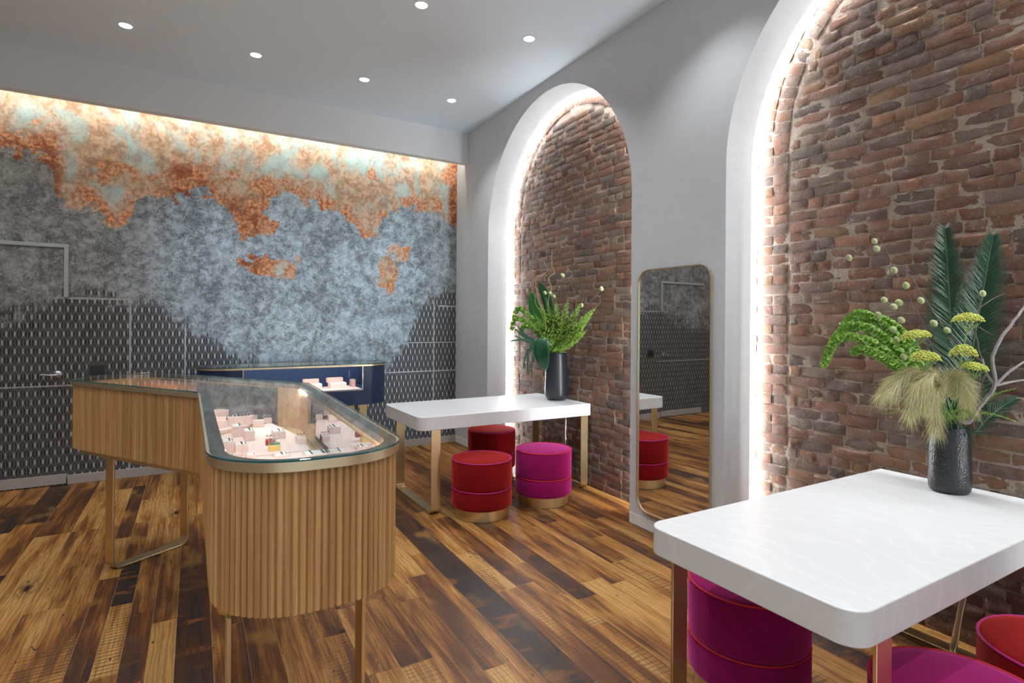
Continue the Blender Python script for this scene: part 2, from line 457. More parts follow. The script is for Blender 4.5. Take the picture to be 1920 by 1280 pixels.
fixed = {  # column left edge (in skewed x) -> [(y_end, tone, saw)]
    -1.25: [(5.2, .3, .1), (5.9, .62, .1), (9, .3, .3)], -1.07: [(3.75, .1, 0), (4.35, .86, .1), (5.35, .32, .1), (6.6, .74, .1)], -.90: [(3.2, .12, .1), (5.0, .14, 0), (9, .38, .3)],
    -.70: [(2.2, .3, .4), (3.72, .34, 1), (5.0, .2, .2), (6.05, .1, .0), (9, .2, 0)], -.42: [(2.9, .1, .1), (4.0, .42, .3), (4.7, .2, .1), (5.35, .4, .3), (6.1, .74, .1), (9, .3, .2)],
    -.324: [(2.9, .34, .2), (3.6, .14, .9), (4.25, .86, .2), (5.0, .26, .4), (5.6, .12, 0), (9, .3, .2)], -.227: [(2.8, .36, .1), (3.45, .36, .9), (4.4, .32, 1), (9, .16, .2)],
    -.124: [(3.3, .08, .2), (4.3, .30, 1), (9, .22, .1)], -.018: [(3.6, .66, .3), (4.35, .62, .3), (5.0, .36, .2), (9, .3, .4)], .13: [(3.1, .45, .4), (4.4, .3, .5), (9, .25, .2)],
    .27: [(1.75, .24, .2), (3.4, .34, .6), (9, .3, .3)], .40: [(2.1, .42, .8), (9, .3, .2)], .56: [(1.9, .06, .8), (2.75, .16, .7), (9, .3, .2)], .84: [(2.35, .06, 1), (3.0, .45, .5), (9, .2, .2)],
    .99: [(2.9, .24, .1), (3.5, .14, .1), (9, .45, .3)], 1.145: [(2.15, .2, .2), (3.15, .52, .4), (3.65, .14, .1), (9, .3, .3)], 1.262: [(3.45, .22, .2), (9, .15, .3)],
    1.345: [(1.85, .5, .3), (3.84, .76, .6), (4.9, .74, .4), (9, .3, .3)], 1.525: [(2.74, .50, .5), (3.3, .14, 1), (4.2, .16, .4), (9, .5, .2)],
    1.655: [(2.75, .2, .4), (4.0, .48, .3), (9, .22, .2)], 1.775: [(2.2, .16, .8), (3.0, .16, .9), (4.3, .06, .1), (9, .3, .2)], 1.87: [(2.45, .2, .2), (4.1, .66, .4), (9, .24, .2)],
    2.0: [(2.6, .12, 0), (3.7, .16, .2), (9, .4, .2)], 2.15: [(2.5, .06, .1), (3.55, .28, .2), (9, .3, .3)], 2.26: [(2.3, .2, .1), (9, .26, .1)], 2.33: [(2.72, .14, 1), (3.5, .34, 1), (4.2, .7, .5), (9, .3, .2)],
    2.46: [(3.1, .18, .2), (3.9, .16, .3), (9, .2, .2)], 2.60: [(2.9, .66, .4), (3.8, .3, .4), (4.5, .7, .3), (9, .3, .2)], 2.73: [(3.4, .24, .8), (4.1, .62, .4), (9, .2, .3)], 2.86: [(3.9, .3, .5), (9, .3, .4)]}
xs = sorted(fixed)
xs.insert(xs.index(.56) + 1, .70)
x = xs[0]
while x > XL - .3: x -= random.uniform(.09, .21); xs.insert(0, x)
x = xs[-1]
while x < 3.6: x += random.uniform(.08, .16); xs.append(x)
fl = MB(); gap = .0009
def sk(x, y): return x + .02 * (y - 2.5)
for i in range(len(xs) - 1):
    x0, x1 = xs[i] + gap, xs[i + 1] - gap; runs = fixed.get(xs[i])
    if runs is None:
        runs = []; y = YF - .1 - random.random()
        while y < YB + .3:
            y += random.uniform(.6, 1.7); runs.append((y, random.choice([.05, .14, .2, .28, .34, .45, .64]), random.choice([0, .1, .3, .9])))
    else:
        pre = []; y = YF - .2
        while y < .9: pre.append((y, random.choice([.1, .2, .3, .5]), random.random())); y += random.uniform(.7, 1.5)
        runs = pre + list(runs)
    y0 = YF - .3
    for (ye, tone, saw) in runs:
        y1 = min(ye, YB + .25)
        if y1 - y0 < .02: continue
        if x1 > XL - .1:
            a, b = y0 + gap, y1 - gap
            fl.add([(sk(x0, a), a, 0), (sk(x1, a), a, 0), (sk(x1, b), b, 0), (sk(x0, b), b, 0)], [(0, 1, 2, 3)], (tone, random.random(), saw, 1),
                   [[(0, a), (x1 - x0, a), (x1 - x0, b), (0, b)]])
        y0 = y1
fl.m = 1
fl.add([(XL - .2, YF - .2, -.0015), (3.8, YF - .2, -.0015), (3.8, YB + .2, -.0015), (XL - .2, YB + .2, -.0015)], [(0, 1, 2, 3)])
fl.m = 2
fl.box(XL - .2, 3.8, YF - .2, YB + .2, -.12, -.003)
struct(fl.build('floor', [FLOORM, SEAM, BRONZE]))

# ---- ceiling and soffit
c_ = MB(); c_.box(XL - .2, 3.8, YF - .2, YB + .2, ZC, ZC + .12); struct(c_.build('ceiling', CEILM))
s_ = MB(); s_.box(XL, wx(6.15), 6.15, 6.245, 3.415, ZC); struct(s_.build('ceiling_soffit', plain('soffit_paint', (.70, .715, .73), .8, 0, .2, .02, 2).m, bevel=.003))

# ---- back wall with the patina mural
def m_mural():
    g = G('patina_mural', .72, 0, .3); o = g.obj(); q = g.sep(o); X, Z = q[0], q[2]
    xn = g.op('DIVIDE', g.op('ADD', X, 1.4), 4.5, None, True)
    P = g.comb(X, 0.0, Z)
    n1 = g.noise(P, 2.6, 5, .62); n2 = g.noise(P, 9, 5, .62, .6); n3 = g.noise(P, 30, 4, .6); n4 = g.noise(g.map(P, (1, 1, 1.3), (4, 0, 2)), 5.5, 5, .65, .5)
    rough_edge = g.op('ADD', g.op('MULTIPLY', g.op('SUBTRACT', n1, .5), .55), g.op('MULTIPLY', g.op('SUBTRACT', n2, .5), .42))
    # grey trowelled plaster
    tro = g.noise(g.map(P, (1, 1, 1.0)), 11, 6, .75, .5)
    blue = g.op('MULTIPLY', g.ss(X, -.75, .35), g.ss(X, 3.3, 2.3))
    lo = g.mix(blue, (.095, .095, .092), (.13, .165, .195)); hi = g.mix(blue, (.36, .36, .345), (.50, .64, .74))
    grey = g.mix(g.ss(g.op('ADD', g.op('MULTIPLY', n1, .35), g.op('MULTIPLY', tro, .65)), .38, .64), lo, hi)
    fl1 = g.ss(g.noise(g.map(P, (1.6, 1, .8), (0, 0, 0), (0, .6, 0)), 46, 3, .6, .5), .57, .63)
    fl2 = g.ss(g.noise(P, 4.2, 3), .36, .56); fl1 = g.op('MAXIMUM', fl1, g.ss(g.noise(g.map(P, (.8, 1, 1.7), (5, 0, 1), (0, -.7, 0)), 40, 3, .6, .5), .57, .63))
    grey = g.mix(g.op('MULTIPLY', g.op('MULTIPLY', fl1, fl2), .62), grey, (.035, .037, .04))
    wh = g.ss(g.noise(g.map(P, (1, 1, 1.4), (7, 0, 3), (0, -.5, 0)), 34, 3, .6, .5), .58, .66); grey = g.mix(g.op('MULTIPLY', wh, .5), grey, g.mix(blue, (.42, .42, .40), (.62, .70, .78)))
    # stencilled lattice
    PX, PZ = .0565, .152
    xx = g.op('ADD', X, g.op('MULTIPLY', g.op('SUBTRACT', g.noise(P, 7, 2), .5), .004))
    u = g.op('DIVIDE', xx, PX); v = g.op('DIVIDE', Z, PZ)
    bow = g.op('MULTIPLY', g.op('SINE', g.op('MULTIPLY', v, 4 * pi)), .045)
    def near(e):
        return g.op('ABSOLUTE', g.op('SUBTRACT', g.op('FRACT', g.op('ADD', e, .5)), .5))
    d1 = near(g.op('ADD', u, v)); d2 = near(g.op('SUBTRACT', u, v)); d3 = near(g.op('MULTIPLY', u, 2.0))
    l1 = g.ss(g.op('MINIMUM', d1, d2), .048, .018); l3 = g.ss(d3, .075, .03)
    node = g.ss(g.op('ADD', g.op('MULTIPLY', d1, 1.0), d2), .31, .22)
    lat = g.op('MAXIMUM', g.op('MAXIMUM', g.op('MULTIPLY', l1, .75), g.op('MULTIPLY', l3, .62)), node)
    # edges of the stencil sheets
    def seg(a, b, w): return g.ss(g.op('ABSOLUTE', g.op('SUBTRACT', a, b)), w, w * .5)
    sheet = g.op('MULTIPLY', seg(Z, .90, .009), g.op('ADD', g.ss(X, -.80, -.86), g.ss(X, 2.05, 2.15)))
    sheet = g.op('MAXIMUM', sheet, g.op('MULTIPLY', seg(Z, 1.695, .012), g.op('MULTIPLY', g.ss(X, -1.25, -1.1), g.ss(X, -.33, -.40))))
    sheet = g.op('MAXIMUM', sheet, g.op('MULTIPLY', seg(X, -.405, .010), g.ss(Z, 1.72, 1.66)))
    sheet = g.op('MAXIMUM', sheet, g.op('MULTIPLY', seg(X, .05, .008), g.ss(Z, 1.55, 1.4)))
    sheet = g.op('MAXIMUM', sheet, g.op('MULTIPLY', seg(Z, 1.70, .012), g.ss(X, 2.72, 2.80)))
    sheet = g.op('MAXIMUM', sheet, g.op('MULTIPLY', seg(X, 2.70, .008), g.ss(Z, 1.85, 1.7)))
    sheet = g.op('MAXIMUM', sheet, g.op('MULTIPLY', seg(Z, 1.25, .008), g.ss(X, 2.3, 2.45)))
    lat = g.op('MAXIMUM', lat, sheet)
    fade = g.op('MULTIPLY', lat, g.ss(g.noise(P, 26, 3), .25, .42))
    dark = g.mix(g.ss(n2, .3, .7), (.022, .020, .019), (.055, .052, .05))
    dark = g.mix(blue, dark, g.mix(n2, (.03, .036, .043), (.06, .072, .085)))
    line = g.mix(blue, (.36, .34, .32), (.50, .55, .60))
    pat = g.mix(fade, dark, line)
    pz = g.curve(xn, [(0, 1.50 / 4), (.06, 1.62 / 4), (.11, 1.76 / 4), (.22, 1.74 / 4), (.32, 1.52 / 4), (.42, 1.20 / 4), (.5, 1.00 / 4), (.62, .86 / 4), (.76, .90 / 4), (.82, 1.22 / 4), (.89, 1.74 / 4), (1, 1.96 / 4)])
    pm = g.op('SUBTRACT', g.op('MULTIPLY', pz, 4), g.op('ADD', Z, g.op('MULTIPLY', rough_edge, .9)))
    strands = g.op('MULTIPLY', g.op('SUBTRACT', g.noise(g.map(P, (60, 1, 3)), 1, 2), .5), .35)
    pmask = g.ss(g.op('ADD', pm, strands), -.03, .10)
    c = g.mix(pmask, grey, pat)
    # bare patches of plaster inside the lattice
    # verdigris and copper leaf above
    cz = g.curve(xn, [(0, 2.97 / 4), (.08, 2.92 / 4), (.105, 2.60 / 4), (.16, 2.55 / 4), (.2, 2.37 / 4), (.24, 2.66 / 4), (.33, 2.72 / 4), (.385, 2.72 / 4), (.43, 2.46 / 4), (.49, 2.40 / 4), (.535, 2.74 / 4), (.62, 2.80 / 4), (.69, 2.60 / 4), (.725, 2.44 / 4), (.78, 2.70 / 4), (.86, 2.86 / 4), (.93, 2.82 / 4), (1, 2.52 / 4)])
    cm = g.op('SUBTRACT', g.op('ADD', Z, g.op('MULTIPLY', rough_edge, 1.15)), g.op('MULTIPLY', cz, 4))
    def isl(x0, z0, rx, rz):
        a = g.op('POWER', g.op('DIVIDE', g.op('SUBTRACT', X, x0), rx), 2.0); b = g.op('POWER', g.op('DIVIDE', g.op('SUBTRACT', Z, z0), rz), 2.0)
        return g.op('ADD', g.op('SUBTRACT', .09, g.op('MULTIPLY', g.op('ADD', a, b), .11)), g.op('MULTIPLY', rough_edge, 1.5))
    for k in ((.86, 2.09, .24, .13), (2.12, 2.08, .10, .20), (2.32, 2.34, .12, .12), (.62, 2.50, .16, .16)): cm = g.op('MAXIMUM', cm, isl(*k))
    hole = isl(.93, 2.74, .17, .15); cm = g.op('MINIMUM', cm, g.op('MULTIPLY', hole, -1.0))
    cmask = g.ss(cm, -.006, .012)
    tan = g.mix(g.ss(g.op('ADD', g.op('MULTIPLY', n2, .6), g.op('MULTIPLY', n3, .4)), .40, .60), (.33, .195, .12), (.60, .43, .30))
    tan = g.mix(g.op('MULTIPLY', g.ss(n4, .54, .64), .7), tan, (.36, .33, .20))
    tq = g.op('ADD', n4, g.op('MULTIPLY', g.ss(Z, 2.75, 3.35), .13))
    tan = g.mix(g.op('MULTIPLY', g.ss(g.op('ADD', g.noise(g.map(P, (1.25, 1, .8), (6, 0, 3)), 3.4, 5, .65, .5), g.op('MULTIPLY', g.ss(Z, 2.6, 3.3), .08)), .50, .72), .72), tan, g.mix(n2, (.24, .50, .54), (.46, .70, .72)))
    cop = g.mix(g.ss(n3, .40, .60), (.36, .115, .036), (.72, .35, .18))
    cop = g.mix(g.ss(n2, .56, .68), cop, (.24, .065, .025))
    edge = g.op('MULTIPLY', g.ss(cm, .24, .06), g.ss(g.noise(g.map(P, (1, 1, 1), (3, 0, 9)), 3.6, 4, .6), .40, .56))
    redz = g.op('MAXIMUM', g.op('MULTIPLY', g.ss(X, -.86, -1.0), g.ss(Z, 3.22, 3.08)), g.op('MULTIPLY', g.ss(g.op('ABSOLUTE', g.op('SUBTRACT', X, .08)), .26, .10), g.ss(Z, 3.12, 2.98)))
    redz = g.op('MAXIMUM', redz, g.ss(X, 2.84, 2.95)); redz = g.op('MAXIMUM', redz, g.op('MULTIPLY', g.ss(g.op('ABSOLUTE', g.op('SUBTRACT', X, .58)), .24, .1), g.ss(Z, 2.85, 2.7)))
    spot = g.ss(g.noise(g.map(P, (1, 1, 1), (11, 0, 5)), 2.1, 4, .6), .57, .63)
    em = g.op('MAXIMUM', g.op('MAXIMUM', edge, g.op('MULTIPLY', redz, g.ss(n2, .36, .5))), g.op('MULTIPLY', spot, .8))
    copper = g.mix(em, tan, cop)
    copper = g.mix(g.op('MULTIPLY', g.op('MULTIPLY', redz, g.ss(n4, .45, .58)), .75), copper, (.19, .05, .025))
    copper = g.mix(g.op('MULTIPLY', g.ss(g.noise(g.map(P, (1.5, 1, .8)), 44, 3, .6, .5), .57, .64), .28), copper, (.14, .085, .05))
    c = g.mix(cmask, c, copper)
    g.col(c); g.bump(g.op('ADD', g.op('MULTIPLY', tro, .6), g.op('ADD', g.op('MULTIPLY', n3, .3), g.op('MULTIPLY', cmask, .25))), .35, .012)
    g.set('Roughness', g.ss(tro, .3, .7, .45, .8)); return g.m
MURAL = m_mural()
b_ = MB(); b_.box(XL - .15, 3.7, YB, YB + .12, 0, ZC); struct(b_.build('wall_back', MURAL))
BASEM = m_plaster('distressed_baseboard', (.40, .35, .315))
bb = MB(); bb.box(-.87, wx(6.4), YB - .014, YB, 0.0, .085); struct(bb.build('baseboard_back', BASEM, bevel=.003))
# door in the mural wall, painted over
d_ = thing('door_1', None, None, (0, 0, 0)); struct(d_)
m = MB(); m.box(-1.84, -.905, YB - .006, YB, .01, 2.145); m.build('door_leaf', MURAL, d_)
m = MB(); m.box(-.905, -.872, YB - .022, YB, 1.70, 2.148); m.box(-1.88, -.872, YB - .022, YB, 2.148, 2.182)
m.build('door_casing', plain('casing_paint', (.34, .35, .34), .6, 0, .4, .15, 14).m, d_, bevel=.003)
m = MB(); m.box(-1.84, -.88, YB - .016, YB - .006, .01, .10); m.build('kick_plate', BASEM, d_, bevel=.002)
h = MB(); h.lathe([(.034, 0), (.034, .006), (.028, .012), (.012, .016), (.011, .05)], 32)
hd = h.build('door_handle', NICKEL, d_, True); hd.rotation_euler = (radians(90), 0, 0); hd.location = (-.945, YB - .006, 1.0)
h = MB(); h.tube(bez([(0, 0, .05), (-.02, 0, .055), (-.06, 0.002, .056), (-.115, .006, .052)], 12), [.011] * 4 + [.009] * 4 + [.0085] * 4 + [.008], 12)
h.build('lever', NICKEL, hd, True)
# outlet
o_ = thing('wall_outlet', 'black outlet plate on the mural wall behind the oak counter', 'outlet', (-.655, YB, 1.03))
m = MB(); m.box(-.075, .075, -.008, 0, -.06, .06); m.build('plate', GREYP, o_, bevel=.003)
m = MB(); m.box(-.055, .055, -.0095, -.008, -.042, .042); m.build('recess', BLACKP, o_, bevel=.001)
m = MB(); m.box(-.030, .034, -.014, -.0095, -.03, .012); m.build('socket', BLACKP, o_, bevel=.002)

# ---- left and front walls (behind and beside the camera)
m = MB(); m.box(XL - .15, XL, YF - .2, YB + .1, 0, ZC); struct(m.build('wall_left', PLASTER))
m = MB(); m.box(XL, -2.9, YF - .15, YF, 0, ZC); m.box(1.7, 3.6, YF - .15, YF, 0, ZC); m.box(-2.9, 1.7, YF - .15, YF, 0, .25); m.box(-2.9, 1.7, YF - .15, YF, 3.15, ZC)
struct(m.build('wall_front', PLASTER))
w_ = MB()
for xx in (-2.9, -1.38, .14, 1.66): w_.box(xx, xx + .05, YF - .12, YF - .05, .25, 3.15)
w_.box(-2.9, 1.7, YF - .12, YF - .05, .25, .30); w_.box(-2.9, 1.7, YF - .12, YF - .05, 3.10, 3.15)
struct(w_.build('fill_window', BRONZE))  # unseen window frame, added with its wall opening to admit fill daylight

# ---- right wall: plaster furring with two arched openings
def right_wall():
    ys = {YF, YB}; N = 56
    for (c, r, s) in ARC:
        for k in range(N + 1): ys.add(round(c - r * cos(pi * k / N), 5))
    ys = sorted(ys)
    def top(y):
        for (c, r, s) in ARC:
            if abs(y - c) <= r + 1e-5: return s + sqrt(max(0, r * r - (y - c) ** 2))
        return None
    m = MB()
    for a, b in zip(ys, ys[1:]):
        mid = (a + b) / 2; inside = top(mid) is not None
        za, zb = (top(a), top(b)) if inside else (0, 0)
        for off, flip in ((0, 0), (REV, 1)):
            q = [(wx(a, off), a, za), (wx(b, off), b, zb), (wx(b, off), b, ZC), (wx(a, off), a, ZC)]
            m.add(q, [(0, 1, 2, 3)[::-1] if not flip else (0, 1, 2, 3)])
        if inside: m.add([(wx(a), a, za), (wx(b), b, zb), (wx(b, REV), b, zb), (wx(a, REV), a, za)], [(0, 1, 2, 3)])
    for (c, r, s) in ARC:
        for y, fl_ in ((c - r, 0), (c + r, 1)):
            q = [(wx(y), y, 0), (wx(y, REV), y, 0), (wx(y, REV), y, s), (wx(y), y, s)]; m.add(q, [(0, 1, 2, 3) if fl_ else (3, 2, 1, 0)])
    return m.build('wall_right', PLASTER)
struct(right_wall())
def skirt(name, y0, y1, z0=0.0):
    m = MB(); e = .004
    for (a, b) in ((0, .078),):
        m.add([(wx(y0, -e), y0 + .001, a), (wx(y1, -e), y1 - .001, a), (wx(y1, -e), y1 - .001, b), (wx(y0, -e), y0 + .001, b), (wx(y0, .0), y0 + .001, a), (wx(y1, .0), y1 - .001, a), (wx(y1, .0), y1 - .001, b), (wx(y0, .0), y0 + .001, b)],
              [(0, 3, 2, 1), (3, 7, 6, 2), (0, 4, 7, 3), (1, 2, 6, 5)])
    return struct(m.build(name, TRIM))
skirt('baseboard_right', 5.605, YB - .015); skirt('baseboard_pier', 2.358, 3.224)

# ---- old brickwork behind the arches
def m_brick():
    g = G('old_brick', .85, 0, .25); o = g.obj(); c = g.attr()
    n = g.noise(o, 16, 5, .65); n2 = g.noise(o, 60, 4, .6); w = g.noise(o, 6, 3)
    k = g.mix(g.ss(n, .35, .75), c, g.mix(.62, c, (.19, .145, .12)))
    k = g.mix(g.op('MULTIPLY', g.ss(n2, .52, .72), .5), k, (.05, .032, .028))
    k = g.mix(g.op('MULTIPLY', g.ss(g.noise(o, 34, 4, .6, 1.0), .60, .72), .6), k, (.40, .33, .28))
    g.col(k); g.bump(g.op('ADD', n2, g.noise(o, 130, 3)), .5, .005); return g.m
def m_mortar():
    g = G('lime_mortar', .9, 0, .2); o = g.obj(); n = g.noise(o, 14, 5, .65)
    k = g.mix(n, (.23, .17, .135), (.45, .365, .295)); g.col(g.mix(g.op('MULTIPLY', g.ss(g.noise(o, 70, 3), .55, .7), .6), k, (.12, .085, .07))); g.bump(g.noise(o, 90, 4), .7, .006); return g.m
BRICK, MORTAR = m_brick(), m_mortar()
PAL = [(.190, .086, .060), (.175, .080, .058), (.20, .095, .065), (.155, .075, .057), (.175, .092, .072), (.14, .075, .062), (.215, .105, .064), (.125, .076, .066), (.155, .105, .090), (.21, .112, .066), (.10, .072, .066), (.18, .13, .11), (.185, .085, .058), (.165, .078, .058)]
def rj(a): return random.uniform(-a, a)
def brick(m, yc, zc, w, h, ang=0.0):
    """one worn brick: rounded front patch and sides, local u along the wall"""
    col = random.choice(PAL); k = random.uniform(.8, 1.12); col = (col[0] * k * .97, col[1] * k * .95, col[2] * k * .82, 1)
    prot = rj(.0035); tilt = rj(.012); nu, nv = 6, 4; ca, sa = cos(ang + rj(.012)), sin(ang + rj(.012))
    vs = []
    cr = [rj(.005) for _ in range(8)]
    for j in range(nv + 1):
        for i in range(nu + 1):
            fu, fv = i / nu * 2 - 1, j / nv * 2 - 1
            ed = max(abs(fu), abs(fv)) > .99; co = abs(fu) > .99 and abs(fv) > .99
            u = fu * w / 2 + (rj(.003) if ed else rj(.002)); v = fv * h / 2 + (rj(.0025) if ed else rj(.0015))
            if co: u *= .985 - abs(rj(.012)); v *= .965
            x = prot + (.0014 + abs(rj(.0026)) if ed else rj(.0016)) + fu * tilt * w + (0.001 if co else 0)
            if not ed and (abs(fu) > .6): x += .0006
            y = yc + u * ca - v * sa; z = zc + u * sa + v * ca
            vs.append((wx(y, BRK + x), y, z))
    n0 = len(vs); fs = []
    for j in range(nv):
        for i in range(nu):
            a = j * (nu + 1) + i; fs.append((a, a + nu + 1, a + nu + 2, a + 1))
    rim = [i for i in range(nu + 1)] + [j * (nu + 1) + nu for j in range(1, nv + 1)] + [nv * (nu + 1) + i for i in range(nu - 1, -1, -1)] + [j * (nu + 1) for j in range(nv - 1, 0, -1)]
    for r in rim: vs.append((vs[r][0] + .02, vs[r][1], vs[r][2]))
    for a in range(len(rim)):
        b = (a + 1) % len(rim); fs.append((rim[a], rim[b], n0 + b, n0 + a))
    m.add(vs, fs, col)
def brick_wall(name, c, ring_r, ring_s, half):
    m = MB(); CH = .0625
    def hw(z): return ring_r if z <= ring_s else (sqrt(ring_r ** 2 - (z - ring_s) ** 2) if z - ring_s < ring_r else 0)
    row = 0; z = CH / 2
    while z < ring_s + ring_r:
        w = min(hw(z - CH / 2), hw(z + CH / 2)); y = c - w; head = row % 6 == 5; first = row % 2
        if w > .08:
            while y < c + w - .02:
                L = random.uniform(.095, .108) if (head or first == 1 or random.random() < .24) else random.uniform(.195, .222)
                first = 0
                L = min(L, c + w - y)
                if c + w - y - L < .05: L = c + w - y
                if L > .035: brick(m, y + L / 2, z + rj(.0025), L - .0065, CH - .0065 + rj(.002))
                y += L
        z += CH; row += 1
    # jambs of the old arch
    z = CH / 2; row = 0
    while z < ring_s:
        for sgn in (-1, 1):
            y = ring_r + .012; ls = [.215] if row % 3 == 0 else [.104, .108]
            ls = ls + [.21, .1]
            for L in ls:
                if y + L > half: break
                brick(m, c + sgn * (y + L / 2), z + rj(.003), L - .0065, CH - .0065); y += L
        z += CH; row += 1
    # rowlock rings
    for k in range(4):
        r0 = ring_r + .014 + .112 * k; n = int(pi * (r0 + .05) / .0685)
        for i in range(n):
            a = pi * (i + .5 + (.5 if k % 2 else 0)) / n
            if a > pi - .01: continue
            y = c - (r0 + .05) * cos(a); zz = ring_s + (r0 + .05) * sin(a)
            if zz < ZC - .02 and abs(y - c) < half: brick(m, y, zz, .104, pi * (r0 + .05) / n - .007, pi - a)
    # mortar bed, rough and nearly flush
    st = .022; y0, y1 = c - half, c + half; ny = int((y1 - y0) / st); nz = int(ZC / st); m.m = 1; vs = []; fs = []
    for j in range(nz + 1):
        for i in range(ny + 1):
            y = y0 + (y1 - y0) * i / ny; zz = ZC * j / nz
            d = .0052 + .0024 * noise.noise((y * 9, zz * 9, c)) + .0018 * noise.noise((y * 31, zz * 31, c))
            vs.append((wx(y, BRK + d), y, zz))
    for j in range(nz):
        for i in range(ny):
            a = j * (ny + 1) + i; fs.append((a, a + ny + 1, a + ny + 2, a + 1))
    m.add(vs, fs)
    o = m.build(name, [BRICK, MORTAR], None, True, auto=75); return struct(o)
brick_wall('wall_brick', ARC[0][0], .965, 2.60, 1.42)
brick_wall('wall_brick', ARC[1][0], .955, 2.62, 1.42)

# ---- lights that belong to the room
def strip_light(name, path, r, mat, label, cat, group=None):
    m = MB(); m.tube(path, r, 6); o = m.build(name, mat, None, True); return tag(o, label, cat, group)
for (c, r, s), lb in zip(ARC, ('cool white light strip hidden behind the edge of the far arch', 'cool white light strip hidden behind the edge of the near arch')):
    R = r + .022; off = REV + .016; P = [(wx(c + R, off), c + R, .02), (wx(c + R, off), c + R, s * .5), (wx(c + R, off), c + R, s)]
    P += [(wx(c + R * cos(pi * k / 40), off), c + R * cos(pi * k / 40), s + R * sin(pi * k / 40)) for k in range(1, 40)]
    P += [(wx(c - R, off), c - R, s), (wx(c - R, off), c - R, s * .5), (wx(c - R, off), c - R, .02)]
    P = [p for p in P if p[2] < ZC - .02]
    strip_light('light_strip', P, .006, LED_COOL, lb, 'light strip')
m = MB(); m.box(XL + .05, wx(6.3) - .05, 6.252, 6.262, 3.50, 3.512)
tag(m.build('light_strip', LED_WARM), 'warm light strip hidden in the ceiling slot above the mural', 'light strip')

def downlight(x, y, label, power=DOWNLIGHT_W):
    t = thing('ceiling_downlight', label, 'ceiling light', (x, y, ZC))
    m = MB(); m.lathe([(.052, 0), (.052, -.004), (.045, -.006), (.042, -.002), (.042, 0)], 40, capb=False, capt=False); m.build('trim_ring', TRIM, t, True)
    m = MB(); m.lathe([(.042, -.003), (.038, -.008), (.028, -.012), (.012, -.014), (.001, -.0145)], 32, capt=True); m.build('lens', LENS, t, True)
    ld = bpy.data.lights.new('lamp', 'SPOT'); ld.energy = power; ld.spot_size = radians(112); ld.spot_blend = .7; ld.shadow_soft_size = .035; ld.color = (.925, .965, 1.0)
    lo = bpy.data.objects.new('lamp', ld); COL.objects.link(lo); lo.parent = t; lo.location = (0, 0, -.03)
    return t
near_lbl = {(-.375, 5.30): 'round ceiling downlight farthest left, beside the mural soffit', (.55, 5.30): 'round ceiling downlight second from the left along the soffit', (1.487, 5.30): 'round ceiling downlight third from the left along the soffit',
            (2.40, 5.33): 'round ceiling downlight in the far corner by the small arch', (1.487, 3.84): 'round ceiling downlight cut by the top edge, above the oak counter', (2.406, 3.845): 'round ceiling downlight near the arched wall, in front of the corner one'}
for (x, y), l in near_lbl.items(): downlight(x, y, l)
for x in (-1.30, -2.2):
    for y in (5.30, 3.84, 2.38, .92, -.54, -2.0):
        downlight(x, y, 'round ceiling downlight out of the picture to the left', DOWNLIGHT_W)['group'] = 'downlights beside the camera'
for x in (-.375, .55, 1.487, 2.406):
    for y in ((3.84, 2.38, .92, -.54, -2.0) if x < 1 else (2.38, .92, -.54, -2.0)):
        downlight(x, y, 'round ceiling downlight out of the picture above the camera', DOWNLIGHT_W)['group'] = 'downlights above the camera'

# ================================================================== tables
def u_frame(parent, x, y0, y1, ztop, w=.078, th=.011, r=.05, mat=None, name='leg_frame'):
    """flat bar bent to a U: two uprights and a floor runner along y; width across x"""
    n = 8; P = [(x, y0, ztop)]
    P += [(x, y0 + r - r * cos(pi / 2 * k / n), r - r * sin(pi / 2 * k / n)) for k in range(n + 1)]
    P += [(x, y1 - r + r * sin(pi / 2 * k / n), r - r * cos(pi / 2 * k / n)) for k in range(n + 1)]
    P += [(x, y1, ztop)]
    m = MB(); m.strip([(p[0], p[1], p[2] + .0008) for p in P], (1, 0, 0), w / 2, th)
    return m.build(name, mat or BRASS, parent, True, bevel=.0012, seg=1, auto=30)

def table(label, x0, x1, y0, y1, zt, zb, legx):
    t = thing('console_table', label, 'table', (x0, y0, 0))
    L, D = x1 - x0, y1 - y0
    o = fillet([(0, 0, .07), (L, 0, .004), (L, D, .004), (0, D, .07)], 12)
    m = MB(); m.prism(o, zb, zt); m.build('tabletop', QUARTZ, t, True, bevel=.008, seg=3, auto=50)
    for lx in legx:
        f = u_frame(t, lx, .008, D - .03, zb)
    return t
T1 = table('white stone table inside the far arch with a charcoal vase on it', 1.585, 3.245, 4.08, 4.945, .765, .658, (.145, 1.60))
T2 = table('white stone table inside the near arch with a black vase on it', 1.522, 3.195, .80, 1.577, .745, .645, (.143, 1.56))

def conduit(label, pts, r, plate):
    t = thing('power_conduit', label, 'conduit', pts[0])
    P = bez([Vector(p) - Vector(pts[0]) for p in pts], 20); m = MB(); m.tube(P, r, 12); pp = m.build('pipe', STEEL, t, True)
    for f in plate:
        m = MB(); i = int(f * (len(P) - 1)); d = (P[min(i + 1, len(P) - 1)] - P[max(0, i - 1)]).normalized() * .012
        m.tube([P[i] - d, P[i] + d], r * 1.7, 12)
        m.build('coupling', STEEL, pp, True)
    m = MB(); m.box(-.04, .04, -.03, .03, -.014, 0); m.build('mounting_plate', STEEL, t, bevel=.003)
conduit('steel power pipe hanging below the far table by its brass leg', [(3.12, 4.30, .658), (3.125, 4.30, .60), (3.12, 4.30, .45), (3.13, 4.31, .30), (3.13, 4.32, .0)], .013, (.15, .55))
conduit('steel power pipe curving down below the near table', [(3.10, 1.165, .645), (3.10, 1.165, .42), (3.10, 1.166, .30), (3.08, 1.18, .16), (3.07, 1.20, .0)], .014, (.1,))

